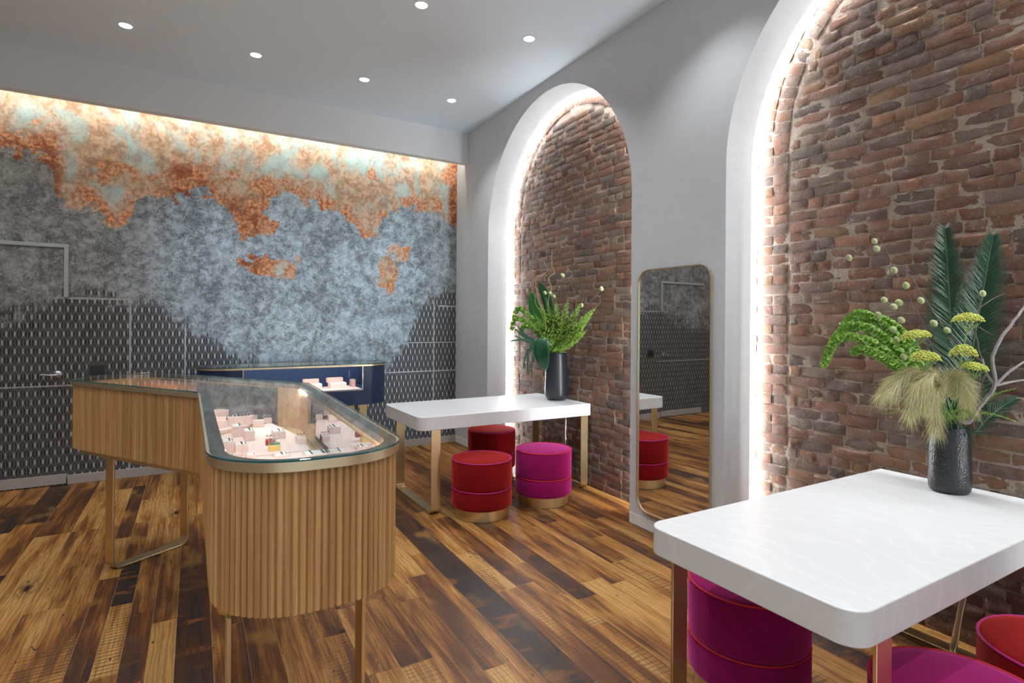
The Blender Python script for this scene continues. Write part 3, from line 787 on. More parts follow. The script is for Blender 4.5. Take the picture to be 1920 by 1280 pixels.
# ================================================================== stools
def make_stool(label, fab, pip):
    t = thing('velvet_stool', label, 'stool')
    m = MB(); m.lathe([(.205, .0), (.209, .002), (.209, .083), (.2, .083)], 72, capt=False); m.build('base_ring', BRASS, t, True)
    m = MB(); m.lathe([(.16, .083), (.224, .083), (.233, .090), (.236, .105), (.236, .200), (.232, .217), (.222, .224)], 72); lb_ = m.build('lower_band', fab, t, True, auto=60)
    m = MB(); m.lathe([(.222, .226), (.231, .231), (.235, .245), (.236, .32), (.2355, .432), (.230, .442), (.20, .4475), (.12, .451), (.002, .452)], 72); st_ = m.build('seat', fab, t, True, auto=60)
    for r, z, pa_ in ((.2325, .4415, st_), (.2325, .2245, lb_)):
        m = MB(); m.tube([(r * cos(2 * pi * k / 72), r * sin(2 * pi * k / 72), z) for k in range(72)], .0045, 8, True); m.build('piping', pip, pa_, True)
    return t
s1 = make_stool('red velvet stool at the front left of the far table', REDV, PIPM); s1.location = (2.05, 3.93, 0)
s2 = copy_tree(s1, None, 'red velvet stool at the back, half hidden under the far table'); s2.location = (2.68, 4.93, 0)
s3 = copy_tree(s1, None, 'red velvet stool by the right edge of the picture, against the brick'); s3.location = (2.50, .655, 0)
s4 = make_stool('magenta wool stool at the front of the far table, beside the red one', MAGV, PIPR); s4.location = (2.655, 3.965, 0)
s5 = copy_tree(s4, None, 'magenta wool stool under the near table, behind its left brass leg'); s5.location = (2.03, 1.51, 0)
s6 = copy_tree(s4, None, 'magenta wool stool in the bottom right corner, in front of the near table'); s6.location = (1.952, .735, 0)
for s, r in ((s2, 1.), (s3, 2.2), (s5, .7), (s6, 2.)): s.rotation_euler = (0, 0, r)

# ================================================================== mirror on the pier
def mirror():
    y0, y1, z0, z1 = 2.455, 3.115, .128, 1.89; D = .034
    t = thing('wall_mirror', 'tall brass framed mirror with rounded corners on the white pier', 'mirror', (0, 0, 0))
    def loop(i, off): return [(2.946 - .012 * (p.x - 2.785) + off + (.012 if off == 0 else 0), p.x, p.y) for p in fillet([(y0 + i, z0 + i, .105 - i), (y1 - i, z0 + i, .105 - i), (y1 - i, z1 - i, .105 - i), (y0 + i, z1 - i, .105 - i)], 14)]
    rings = [loop(0, 0.0), loop(0, -D), loop(.006, -D), loop(.006, -D + .010)]
    vs = sum(rings, []); n = len(rings[0]); fs = []
    for j in range(3):
        for k in range(n): fs.append((j * n + k, j * n + (k + 1) % n, (j + 1) * n + (k + 1) % n, (j + 1) * n + k))
    MB().add(vs, [f[::-1] for f in fs]).build('frame', CHAMP, t, True, auto=50)
    a = loop(.0058, -D + .010); b = loop(.0058, -D + .016); n = len(a)
    MB().add(a + b, [tuple(range(n))[::-1], tuple(range(n, 2 * n))] + [(k, (k + 1) % n, n + (k + 1) % n, n + k) for k in range(n)]).build('mirror_glass', MIRR, t)
mirror()

# ================================================================== oak display counter
ZG, ZS, ZB = 1.130, 1.097, .707      # glass top, top of the slats, underside
AX = Vector((-.545, .838)); NX = Vector((.838, .545)); I0 = Vector((.082, 3.341))
E1 = I0 + AX * 1.40; E2 = E1 + NX * .60
CASE = [(.062, 1.588, .245), (.617, 1.583, .225), (.673, 3.533, .012), (E2.x, E2.y, .26), (E1.x, E1.y, .25), (I0.x, I0.y, .004)]
counter = thing('display_counter', 'angled oak slat jewellery counter with a glass top and brass band', 'counter', (0, 0, 0))
def outline(d, n=10): return fillet(inset(CASE, d), n)
m = MB(); m.prism(outline(0, 14), ZG - .007, ZG); gt = m.build('glass_top', [GLASS, GEDGE], counter, bevel=.0012, seg=1)
for p in gt.data.polygons:
    if abs(p.normal.z) < .5: p.material_index = 1
m = MB(); m.ring(outline(.004, 14), outline(.012, 14), ZS, ZG - .0072); m.build('brass_band', CHAMP, counter, True, auto=40)
m = MB(); m.ring(outline(.0125, 14), outline(.052, 14), ZS + .002, ZG - .0075); m.build('top_frame', BRONZE, counter)
def ribbed(o, pitch, rr):
    L = [Vector(p) for p in o]; out = []; n = len(L); tot = sum((L[(i + 1) % n] - L[i]).length for i in range(n)); N = int(tot / pitch); st = tot / N
    seg = 0; acc = 0.0
    def pt(s):
        nonlocal seg, acc
        while True:
            l = (L[(seg + 1) % n] - L[seg % n]).length
            if s <= acc + l or seg >= n - 1: break
            acc += l; seg += 1
        a, b = L[seg % n], L[(seg + 1) % n]; t = (b - a); 
        d = t.normalized() if t.length > 1e-9 else Vector((1, 0)); return a + d * (s - acc), Vector((d.y, -d.x))
    for k in range(N):
        for f, q in ((.03, -.35), (.09, .40), (.24, .84), (.5, 1.0), (.76, .84), (.91, .40), (.97, -.35)):
            p, nn = pt(st * (k + f)); out.append(p + nn * (rr * q))
    return out
body = outline(.0215, 16)
rb = ribbed(body, .0192, .0085)
m = MB(); rq = [(p.x, p.y) for p in rb]
for k in range(len(rq) // 7):
    tn = (random.random(), random.random(), 0, 1)
    for j in range(7):
        a, b = rq[7 * k + j], rq[(7 * k + j + 1) % len(rq)]; m.add([(a[0], a[1], ZB), (b[0], b[1], ZB), (b[0], b[1], ZS), (a[0], a[1], ZS)], [(0, 1, 2, 3)], tn)
n = len(body); m.ring(body, outline(.034, 16), ZB + .001, ZS)
m.build('slat_cladding', OAK, counter, True, auto=28)
m = MB(); m.prism([(p.x, p.y) for p in outline(.022, 10)], ZB + .002, ZB + .016); m.build('underside', OAKP, counter)
m = MB(); m.ring(outline(.035, 12), outline(.052, 12), .80, ZS + .0015); m.build('inner_lining', OAKP, counter)
m = MB(); m.prism([(p.x, p.y) for p in outline(.036, 12)], .845, .862); m.build('display_deck', OAKP, counter)
m = MB(); RC = inset(CASE, .05); RC[0] = (.098, 1.755, .05); RC[1] = (RC[1][0], 1.755, .02)
m.ring(fillet(RC, 10), fillet(inset(RC, .02), 10), ZB - .034, ZB + .002); m.build('base_rail', BRASS, counter, True)
# corner block between the two wings
DK = .862
m = MB(); m.prism([(.502, 3.83), (.655, 3.575), (.652, 3.20), (.668, 3.20), (.680, 3.50), (.60, 3.66), (.53, 3.86)][::-1] if False else [(.655, 3.20), (.668, 3.50), (.60, 3.66), (.535, 3.80), (.490, 3.775), (.618, 3.560), (.622, 3.20)], DK, 1.085)
m.build('corner_block', OAKP, counter, bevel=.003)
m = MB(); m.tube([(.495, 3.768, 1.087), (.617, 3.556, 1.087), (.619, 3.27, 1.087)], .006, 6); m.build('case_light', LED_CASE, counter)
m = MB(); m.box(-.005, .005, -.66, .66, DK + .012, 1.09, Matrix.Translation((.585, 2.52, 0)) @ Matrix.Rotation(-.028, 4, 'Z')); mp = m.build('mirror_panel', MIRRB, counter)
m = MB(); m.box(-.012, .0065, -.665, .665, DK, DK + .012, Matrix.Translation((.585, 2.52, 0)) @ Matrix.Rotation(-.028, 4, 'Z')); m.build('mirror_track', BRASS, mp, bevel=.001)
# lights under the frame
li = outline(.058, 10)
seg_l = [p for p in li if p.x < .40 and p.y < 3.30]
seg_l.sort(key=lambda p: (-p.y if p.x < .2 and p.y > 1.8 else 0, p.x))
m = MB(); m.tube([(.122, 3.25, 1.090), (.122, 1.90, 1.090)], .005, 6); m.build('case_light', LED_CASE, counter)
arc = [(p.x, p.y, 1.090) for p in outline(.06, 12)[:26]]
m = MB(); m.tube(arc, .005, 6); m.build('case_light', LED_CASE, counter)
q0 = I0 + AX * .12 + NX * .06; q1 = I0 + AX * 1.12 + NX * .06
m = MB(); m.tube([(q0.x, q0.y, 1.09), (q1.x, q1.y, 1.09)], .004, 6); m.build('case_light', emit('case_led_dim', (1, .9, .8), CASE_E * .8), counter)
# partition at the far end of the left wing
pa = I0 + AX * .80 + NX * .56; pb = I0 + AX * 1.48 + NX * .30
m = MB(); c0 = I0 + AX * .78; ang = atan2(AX.y, AX.x)
m.box(0, .45, -.54, -.40, DK, 1.085, Matrix.Translation((c0.x, c0.y, 0)) @ Matrix.Rotation(ang, 4, 'Z')); m.build('end_partition', plain('copper_lining', (.42, .20, .11), .6, 0, .3, .1, 9).m, counter, bevel=.002)
bq0 = I0 + AX * .05 + NX * .538; bqa = atan2(AX.y, AX.x)
m = MB(); m.box(0, 1.12, -.004, .004, DK + .002, 1.092, Matrix.Translation((bq0.x, bq0.y, 0)) @ Matrix.Rotation(bqa, 4, 'Z')); m.build('smoked_panel', plain('smoked_glass', (.16, .165, .18), .12, .6, .6).m, counter)
# legs
def counter_leg(px, py, ang, length):
    e = bpy.data.objects.new('leg_frame', None)
    u = u_frame(counter, 0, 0, length, ZB - .03, .078, .011, .055); u.location = (px, py, 0); u.rotation_euler = (0, 0, ang); return u
lp = I0 + AX * .905 + NX * .065
counter_leg(lp.x, lp.y, atan2(NX.y, NX.x) - pi / 2, .475)
counter_leg(.118, 1.775, -pi / 2 + .0, .385)

# display trays and blocks inside the counter ----------------------------------
def tray(label, pts, z0, z1, mat, r=.02):
    c = sum((Vector(p) for p in pts), Vector((0, 0))) / len(pts)
    t = MB(); o = fillet([(p[0] - c.x, p[1] - c.y, r) for p in pts], 6); t.prism([(p.x, p.y) for p in o], 0, z1 - z0)
    ob = t.build('display_tray', mat, None, bevel=.003); ob.location = (c.x, c.y, z0); return tag(ob, label, 'tray')
TZ = DK + .022
tray('pink suede tray across the near end of the oak counter', [(.135, 1.74), (.50, 1.72), (.545, 2.80), (.125, 2.80)], DK + .0005, TZ, PINK, .05)
tray('pink suede tray in the middle of the oak counter by the corner block', [(.125, 2.815), (.548, 2.815), (.560, 3.17), (.48, 3.70), (.13, 3.33)], DK + .0005, TZ, PINK, .02)
w1 = I0 + AX * .12; w2 = I0 + AX * .80
tray('pink suede tray in the left wing of the oak counter', [tuple(w1 + NX * .09), tuple(w1 + NX * .42), tuple(w2 + NX * .42), tuple(w2 + NX * .09)][::-1], DK + .0005, TZ, PINK, .02)

def block(label, u0, u1, vb, zt_px, depth, pad=None, mat=None, rz=0.0, base=TZ, group=None, pieces=0, style='pad'):
    """display block whose front foot spans photo u0..u1 at row vb and rises to row zt_px"""
    a = at(u0, vb, 1); ray = lambda u, v: (FWD + RGT * ((u - 960) / FPX) - UPV * ((v - PCY) / FPX))
    def floor_pt(u, v):
        d = ray(u, v); return EYE + d * ((base - EYE.z) / d.z)
    p0, p1 = floor_pt(u0, vb), floor_pt(u1, vb); w = (p1 - p0).length; mid = (p0 + p1) / 2
    d = ray((u0 + u1) / 2, zt_px); k = (mid.xy - EYE.xy).length / d.xy.length; h = max(.012, EYE.z + d.z * k - base)
    t = thing('display_block', label, 'jewellery display', (mid.x, mid.y, base), rz)
    B = mat or PINK; w -= .002
    m = MB(); m.box(-w / 2, w / 2, 0, depth, 0, h); m.build('block', B, t, bevel=.0018)
    if style == 'pad':
        m = MB(); m.box(-w / 2 + .007, w / 2 - .007, .007, depth - .007, h, h + .0016); m.build('card', CARD, t)
        m = MB(); m.box(w * .30, w * .36, .009, depth - .009, h + .0016, h + .0024); m.build('slot', DARKJ, t)
    elif style == 'step':
        m = MB(); m.box(-w / 2, w / 2, depth * .55, depth, h, h * 1.35); m.build('back_step', B, t, bevel=.0015)
    return t, w, h, depth
def jewel(parent_info, label, fx, fy, kind, group=None):
    t, w, h, dep = parent_info
    top = h + .0018
    loc = t.matrix_world if False else Matrix.Translation(t.location) @ Matrix.Rotation(t.rotation_euler.z, 4, 'Z')
    p = loc @ Vector((fx * w / 2, fy * dep, top))
    if kind == 'ring':
        m = MB(); r = .0085; m.tube([(r * cos(2 * pi * k / 20), 0, r * .8 + r * sin(2 * pi * k / 20)) for k in range(20)], .0012, 6, True)
        o = thing('gem_ring', label, 'ring', p, random.uniform(-.6, .6), group); m.build('band', SILVJ, o, True)
        m = MB(); m.blob((0, 0, r * 1.85), .0036, 8, 4); m.build('gemstone', random.choice([DARKJ, SILVJ]), o)
    else:
        o = thing('stud_earring', label, 'earring', p, 0, group)
        m = MB(); m.blob((0, 0, .0018), .0032, 8, 4); m.build('gemstone', DARKJ, o)
        m = MB(); m.lathe([(.0036, 0), (.0036, .0008)], 10); m.build('setting', GOLDJ, o)
    return o
def studs(info, what, n=5, col=.05):
    for k in range(n): jewel(info, f'dark stud earrings in a row on {what}', col, .15 + .7 * k / (n - 1), 'stud', 'studs on ' + what)
def rings(info, what, n=3):
    for k in range(n): jewel(info, f'silver rings standing in a row on {what}', -.7 + 1.4 * k / max(1, n - 1), .5, 'ring', 'rings on ' + what)

b = block('long pink block with rings at the top left of the oak counter display', 393, 428, 783, 769, .06, style=None); rings(b, 'the top left block of the counter display', 4)
b = block('low stepped pink block left of the tall pair, against the glass edge', 398, 424, 803, 789, .06, style='step')
b = block('long low pink bar with a row of rings behind the tall pair', 429, 473, 797, 781, .03, style=None); rings(b, 'the long pink bar behind the tall pair', 6)
b = block('pink ring block behind the cube, near the corner block', 470, 497, 788, 778, .04, style=None); rings(b, 'the block behind the cube', 3)
b = block('small pink cube in the middle back of the oak counter display', 476, 495, 801, 788, .04, style=None)
b = block('small pink block beside the cube, nearest the oak corner block', 496, 510, 793, 784, .035, style=None); rings(b, 'the block nearest the corner block', 2)
b = block('tall pink box with a white card, left one of the tall pair', 437, 457, 819, 799.5, .10); studs(b, 'the left box of the tall pair', 6, .3)
b = block('tall pink box with a dark stripe, right one of the tall pair', 459, 478, 826, 808, .085); studs(b, 'the right box of the tall pair', 5)
b = block('white carded pink box at the front left, beside the glass edge', 417, 440, 848, 828, .075); studs(b, 'the front left box', 5, .2)
b = block('pink box with dark earrings beside the front left box', 442, 465, 853, 834, .065); studs(b, 'the box beside the front left box', 5)
b = block('pink earring box right of the red and yellow blocks', 513, 536, 822, 809, .085); studs(b, 'the box behind the yellow block', 6)
b = block('pink triple ring block at the right, near the mirror panel', 558, 575, 832, 822, .07, style=None); rings(b, 'the triple ring block', 3)
b = block('wide pink pad with three rows at the near right of the display', 575, 618, 857, 854, .10); studs(b, 'the wide pad at the near right', 6, -.45); studs(b, 'the right row of the wide pad', 4, .5)
b = block('flat white earring pad at the near end, in front of the yellow block', 516, 543, 858, 855, .06); studs(b, 'the flat pad in front of the yellow block', 4)
b = block('flat white pad at the near end under the front left boxes', 437, 456, 856, 851, .05)
b = block('flat white pad at the near end beside the oval plinth', 463, 480, 858, 855, .05)
# oval plinth with leather ring blocks
pl_ = MB(); pl_.prism([(p.x, p.y) for p in fillet([(-.062, -.06, .045), (.062, -.06, .045), (.062, .06, .045), (-.062, .06, .045)], 10)], 0, .022)
ob = pl_.build('display_plinth', PINKD, None, bevel=.004); ob.location = (.305, 1.975, TZ); tag(ob, 'dusty pink rounded plinth carrying the red and yellow blocks', 'jewellery display')
PB = TZ + .0222
b = block('dark red leather ring block on the rounded pink plinth', 499, 517, 835, 824, .03, mat=REDL, base=PB, style=None); rings(b, 'the red leather block', 3)
t, w_, h_, d_2 = b = block('yellow leather ring block with a green top on the rounded plinth', 505, 526, 846, 834, .036, mat=YELL, base=PB, style=None)
m = MB(); m.box(-w_ / 2 + .001, w_ / 2 - .001, .001, d_2 - .001, h_, h_ + .006); m.build('green_top', GREENL, t, bevel=.002); rings((t, w_, h_ + .006, d_2), 'the yellow leather block', 4)
m = MB(); m.box(-.022, .022, -.016, .016, 0, .0012); ob = m.build('price_card', CARD); ob.location = (.44, 1.99, TZ + .0005); tag(ob, 'small white card lying beside the wide pad', 'card')
# red tray far inside the left wing
tw = I0 + AX * .42 + NX * .25
ob = MB().box(-.10, .10, -.06, .06, 0, .02).build('display_tray', plain('coral_suede', (.62, .13, .10), .8).m, None, bevel=.003); ob.location = (tw.x, tw.y, TZ + .0005); ob.rotation_euler = (0, 0, ang); tag(ob, 'coral red tray in the left wing of the oak counter', 'tray')
ob = MB().box(-.03, .03, -.02, .02, 0, .022).build('display_block', PINK, None, bevel=.003); ob.location = (tw.x, tw.y, TZ + .021); tag(ob, 'small pale block on the coral red tray', 'jewellery display')

# ================================================================== navy counter at the back
nav = thing('navy_counter', 'navy blue jewellery counter with brass rim in front of the mural', 'counter', (1.03, 6.03, 0), radians(.8))
HL, HD = .90, .30; zb2, zt2 = .650, 1.070
NC = [(-HL, -HD, .27), (HL, -HD, .27), (HL, HD, .27), (-HL, HD, .27)]
def no(d, n=12): return fillet(inset(NC, d), n)
m = MB(); m.prism([(p.x, p.y) for p in no(0)], zt2 - .008, zt2); gt = m.build('glass_top', [GLASS, GEDGE], nav)
for p in gt.data.polygons:
    if abs(p.normal.z) < .5: p.material_index = 1
m = MB(); m.ring(no(.003), no(.012), zt2 - .026, zt2 - .0085); m.build('brass_rim', CHAMP, nav, True)
m = MB(); m.ring(no(.0125), no(.045), zt2 - .024, zt2 - .009); m.build('top_frame', BRONZE, nav)
# body with a window cut in the front
m = MB(); o = no(.012, 16); inn = no(.032, 16); WX0, WX1, WZ0, WZ1 = -.53, .59, .805, zt2 - .026
k = len(o)
def quad_wall(a, b, z0, z1, A, B):
    m.add([(a.x, a.y, z0), (b.x, b.y, z0), (b.x, b.y, z1), (a.x, a.y, z1), (A.x, A.y, z0), (B.x, B.y, z0), (B.x, B.y, z1), (A.x, A.y, z1)], [(0, 1, 2, 3), (5, 4, 7, 6), (3, 2, 6, 7), (1, 0, 4, 5), (0, 3, 7, 4), (2, 1, 5, 6)])
for i in range(k):
    a, b, A, B = o[i], o[(i + 1) % k], inn[i], inn[(i + 1) % k]
    if (b - a).length < 1e-6: continue
    if abs(a.y - b.y) < 1e-6 and a.y < 0 and (b - a).length > .4:      # the straight front
        L0, L1 = Vector((WX0, a.y)), Vector((WX1, a.y)); K0, K1 = Vector((WX0, A.y)), Vector((WX1, A.y))
        quad_wall(a, L0, zb2, zt2 - .026, A, K0); quad_wall(L1, b, zb2, zt2 - .026, K1, B); quad_wall(L0, L1, zb2, WZ0, K0, K1)
    else: quad_wall(a, b, zb2, zt2 - .026, A, B)
m.build('body', NAVY, nav)
m = MB(); m.prism([(p.x, p.y) for p in no(.034)], zb2 + .002, zb2 + .014); m.build('underside', NAVY, nav)
m = MB(); m.box(-.70, .70, -HD + .033, HD - .06, WZ0 - .012, WZ0 - .001); m.build('deck', NAVYF, nav)
m = MB(); m.box(-.70, .70, HD - .058, HD - .05, WZ0 - .001, zt2 - .03); m.build('back_lining', NAVYF, nav)
m = MB(); m.box(WX0, WX1, -HD + .016, -HD + .020, WZ0, WZ1); m.build('front_glass', GLASS, nav)
m = MB()
for xx in (WX0, WX1 - .008): m.box(xx, xx + .008, -HD + .010, -HD + .0145, WZ0, WZ1)
m.box(WX0, WX1, -HD + .010, -HD + .0145, WZ0 - .006, WZ0); m.build('window_trim', STEEL, nav)
m = MB(); m.tube([(-.55, -HD + .052, zt2 - .017), (.56, -HD + .052, zt2 - .017)], .003, 6); m.build('case_light', LED_CASE, nav)
for lx in (.61, -.61):
    f = u_frame(nav, lx, -HD + .07, HD - .07, zb2, .078, .011, .05)
MN = Matrix.Translation(nav.location) @ Matrix.Rotation(nav.rotation_euler.z, 4, 'Z')
def nav_item(label, x0, x1, y0, y1, h, mat, name='display_block', cat='jewellery display', step=False, z=WZ0):
    c = MN @ Vector(((x0 + x1) / 2, y0, z)); t = thing(name, label, cat, c, nav.rotation_euler.z); w = x1 - x0; d = y1 - y0
    m = MB(); m.box(-w / 2, w / 2, 0, d, 0, h if not step else h * .55); m.build('block', mat, t, bevel=.0015)
    if step: m = MB(); m.box(-w / 2 - .02, w / 2 - .02, d * .5, d, h * .55, h); m.build('back_step', PINKD, t, bevel=.0015)
    return t
nav_item('pale pink tray on the right side of the navy counter window', -.02, .585, -.262, .10, .006, PINK, 'display_tray', 'tray')
nav_item('pale pink tray on the left side of the navy counter window', -.52, -.035, -.262, .10, .006, PINK, 'display_tray', 'tray')
nav_item('stepped pink ring block in the middle of the navy counter window', .07, .22, -.12, -.01, .10, PINK, step=True, z=WZ0 + .0065)
nav_item('stepped pink ring block on the right in the navy counter window', .30, .46, -.14, -.02, .105, PINK, step=True, z=WZ0 + .0065)
nav_item('long low pink ring bar on the left in the navy counter window', -.32, -.08, -.12, -.05, .06, PINK, z=WZ0 + .0065)
nav_item('short pink block at the right end of the navy counter window', .535, .58, -.05, .02, .075, PINKD, z=WZ0 + .0065)

# ================================================================== vases and flowers
def vase(label, x, y, z, prof, mat):
    t = thing('flower_vase', label, 'vase', (x, y, z))
    m = MB(); m.lathe(prof, 64, capb=True, capt=False); m.build('body', mat, t, True, auto=70)
    r, h = prof[-2][0], prof[-2][1]
    m = MB(); m.lathe([(.001, h - .06), (r - .012, h - .06)], 40, capb=False, capt=False); m.build('dark_interior', SOIL, t)
    return t
V1 = Vector((3.035, 1.203, .745)); V2 = Vector((3.125, 4.45, .765))
vase('black hammered ceramic vase on the near white table', *V1, [(.001, 0), (.060, 0), (.070, .003), (.078, .014), (.0815, .04), (.081, .10), (.078, .20), (.0735, .285), (.0725, .296), (.070, .298), (.066, .296), (.066, .235)], VASE1)
vase('smooth charcoal vase on the far white table', *V2, [(.001, 0), (.078, 0), (.084, .003), (.108, .03), (.114, .055), (.114, .12), (.108, .30), (.099, .445), (.097, .452), (.092, .453), (.088, .45), (.088, .38)], VASE2)
VN = Vector((V1.x, V1.y, V1.z + .298)); VF = Vector((V2.x, V2.y, V2.z + .452))
def keep(p, lim=.012):
    """stay on the room side of the brickwork"""
    q = Vector(p); q.x = min(q.x, wx(q.y, BRK) - lim); return q
def mouth(c, r, a): return c + Vector((r * cos(a), r * sin(a), -.05))
def stem_path(c, a, pts, r=.05):
    b = mouth(c, r, a); return [b, c + Vector((r * cos(a), r * sin(a), .02))] + [keep(p) for p in pts]
def U(*pts): return [at(*p) for p in pts]

def frond(label, path, width, base_skip=.2, n=46, updir=None, face=None):
    C = bez(path, 60); t = thing('palm_frond', label, 'palm leaf', C[0]); O = C[0]; C = [p - O for p in C]
    m = MB(); L = len(C); m.tube(C, [.0045 * (1 - .75 * i / L) + .0008 for i in range(L)], 6); m.build('midrib', L_PALM2, t, True)
    m = MB()
    for k in range(n):
        f = base_skip + (1 - base_skip) * (k + .5) / n; i = min(L - 2, int(f * (L - 1))); p = C[i].lerp(C[i + 1], f * (L - 1) - i)
        d = (C[i + 1] - C[i]).normalized(); fc = (face - d * face.dot(d)).normalized(); s = d.cross(fc)
        ln = width * (sin(pi * min(1, (f - base_skip) / (1 - base_skip) * .62 + .34)) ** .7) * random.uniform(.92, 1.05)
        for sg in (-1, 1):
            dirv = (s * sg * (.70 - .42 * max(0, f - .45)) + d * .76 + fc * random.uniform(.12, .30)).normalized(); wd = .0056
            q = []
            for u in (0, .3, .7, 1):
                c = p + dirv * ln * u - Vector((0, 0, .14 * ln * u * u)) + d * ln * .12 * u * u
                c = keep(c + O, .008) - O; w = wd * (1 - u) ** .6 * (1.0 if u > 0 else .7)
                q += [c - d * w, c + fc * w * .35, c + d * w]
            m.add(q, [(0, 3, 4, 1), (1, 4, 5, 2), (3, 6, 7, 4), (4, 7, 8, 5), (6, 9, 10, 7), (7, 10, 11, 8)])
    m.build('leaflets', L_PALM, t, True)
    return t
tocam = -(FWD + RGT * .75).normalized()
frond('tall dark palm frond on the left, standing upright in the near vase', stem_path(VN, 2.4, U((1790, 720, 2.62), (1784, 620, 2.64), (1778, 520, 2.66), (1772, 428, 2.66)), .03), .18, .22, 120, face=(tocam + RGT * -.25).normalized())
frond('tall dark palm frond on the right, leaning right in the near vase', stem_path(VN, .4, U((1806, 740, 2.56), (1828, 630, 2.53), (1846, 530, 2.51), (1862, 442, 2.50)), .03), .165, .22, 120, face=(tocam + RGT * -.1).normalized())
frond('short palm frond pointing right, low over the rim of the near vase', stem_path(VN, .1, U((1822, 812, 2.50), (1850, 786, 2.46), (1880, 762, 2.44), (1905, 748, 2.42)), .03), .085, .25, 26, face=Vector((-.3, -.4, .85)).normalized())

def bells(label, path, n, size, mat=L_BELL, dn=5, start=.28, group=None):
    C = bez(path, 48); O = C[0].copy(); t = thing('bells_of_ireland_stem', label, 'flower stem', O, 0, group); C = [p - O for p in C]; L = len(C)
    m = MB(); m.tube(C, [.0038 * (1 - .5 * i / L) for i in range(L)], 7); m.build('stem', L_STEM, t, True)
    m = MB()
    for k in range(n):
        f = start + (1 - start) * (k + .3) / n; i = min(L - 2, int(f * (L - 1))); p = C[i]; d = (C[i + 1] - C[i]).normalized(); a0 = random.random() * 6
        sz = size * (1.1 - .35 * (f - start))
        for j in range(dn):
            a = a0 + 2 * pi * j / dn + rj(.25); s = d.orthogonal().normalized(); s = Matrix.Rotation(a, 3, d) @ s
            ax = (s + d * random.uniform(.15, .7)).normalized(); e1 = ax.orthogonal().normalized(); e2 = ax.cross(e1); b = p + s * .003; vs = [b]; N = 8
            for (h, r) in ((.35, .26), (.75, .52), (1.0, .80 + rj(.1))):
                for q in range(N):
                    an = 2 * pi * q / N; rr = r * (1 + (.14 if h == 1.0 and q % 2 else 0)); vs.append(keep(b + O + (ax * h + (e1 * cos(an) + e2 * sin(an)) * rr) * sz * random.uniform(.95, 1.05), .006) - O)
            fs = [(0, 1 + (q + 1) % N, 1 + q) for q in range(N)]
            for y in range(2):
                for q in range(N): fs.append((1 + y * N + q, 1 + y * N + (q + 1) % N, 1 + (y + 1) * N + (q + 1) % N, 1 + (y + 1) * N + q))
            m.add(vs, fs)
    m.build('bells', mat, t, True, auto=60)
    return t
bl = [('highest bright green bell flower stem, arching left from the near vase', ((1752, 735, 2.58), (1700, 655, 2.60), (1655, 610, 2.62), (1612, 588, 2.64), (1578, 612, 2.66)), 2.6),
      ('second bright green bell flower stem, its tip over the brick to the left', ((1748, 745, 2.55), (1690, 668, 2.56), (1640, 622, 2.58), (1592, 612, 2.60), (1560, 640, 2.62)), 2.8),
      ('longest bell flower stem, drooping at the far left of the near bouquet', ((1745, 750, 2.52), (1690, 690, 2.54), (1630, 640, 2.56), (1570, 636, 2.6), (1543, 690, 2.62)), 3.0),
      ('bell flower stem with a short upright tip above the plume', ((1755, 730, 2.60), (1715, 655, 2.62), (1680, 615, 2.64), (1640, 595, 2.66), (1615, 602, 2.68)), 2.2),
      ('lowest bell flower stem, just above the beige plume', ((1745, 760, 2.50), (1700, 705, 2.52), (1655, 670, 2.53), (1618, 655, 2.55), (1600, 660, 2.57)), 2.4)]
for lb, p, a in bl: bells(lb, stem_path(VN, a, U(*p)), 30, .0165, start=.40)

def willow(label, path, cats, r=.0035, mat=L_BRANCH, name='pussy_willow_branch', twigs=(), wob=.004, cat_r=.0125):
    C = bez(path, 40); C = [p + Vector((rj(wob), rj(wob), rj(wob))) if 0 < i < len(C) - 1 else p for i, p in enumerate(C)]
    O = C[0].copy(); t = thing(name, label, 'branch', O); L = len(C)
    m = MB(); m.tube([p - O for p in C], [r * (1 - .6 * i / L) for i in range(L)], 7)
    for tw in twigs:
        T = [keep(p) - O for p in bez(tw, 14)]; m.tube(T, [r * .6 * (1 - .5 * i / len(T)) for i in range(len(T))], 6)
    m.build('bark', mat, t, True)
    for c in cats:
        c = keep(c, .02); j = min(range(L), key=lambda i: (C[i] - c).length); dv = (c - C[j]); ax = (C[min(j + 1, L - 1)] - C[max(j - 1, 0)]).normalized() * .6 + Vector((-.5, 0, .25))
        m = MB(); m.blob((0, 0, 0), cat_r * random.uniform(.9, 1.1), 12, 8, ax, 1.35)
        if dv.length > .012: m.tube([C[j] - c, (C[j] - c) * .2], .0009, 5)
        m.build('catkin', L_CAT, t, True, loc=c - O)
    return t
willow('pussy willow branch farthest left, its tip catkin alone over the brick', stem_path(VN, 2.9, U((1720, 745, 2.62), (1672, 650, 2.60), (1640, 590, 2.58), (1610, 545, 2.56), (1596, 490, 2.56))), U((1592, 483, 2.56), (1647, 590, 2.57), (1666, 636, 2.58)))
willow('tallest pussy willow branch, two catkins at its tip', stem_path(VN, 2.2, U((1765, 720, 2.58), (1735, 620, 2.56), (1705, 560, 2.55), (1680, 510, 2.55), (1662, 470, 2.55), (1646, 446, 2.55))), U((1640, 452, 2.55), (1644, 466, 2.55), (1677, 506, 2.54), (1699, 535, 2.54), (1681, 637, 2.56)))
willow('pussy willow branch crossing in front of the palm fronds', stem_path(VN, .3, U((1850, 700, 2.42), (1808, 655, 2.42), (1768, 610, 2.44), (1732, 555, 2.46), (1708, 520, 2.48), (1690, 502, 2.50))), U((1727, 563, 2.46), (1776, 619, 2.43), (1751, 606, 2.45)), .0045)
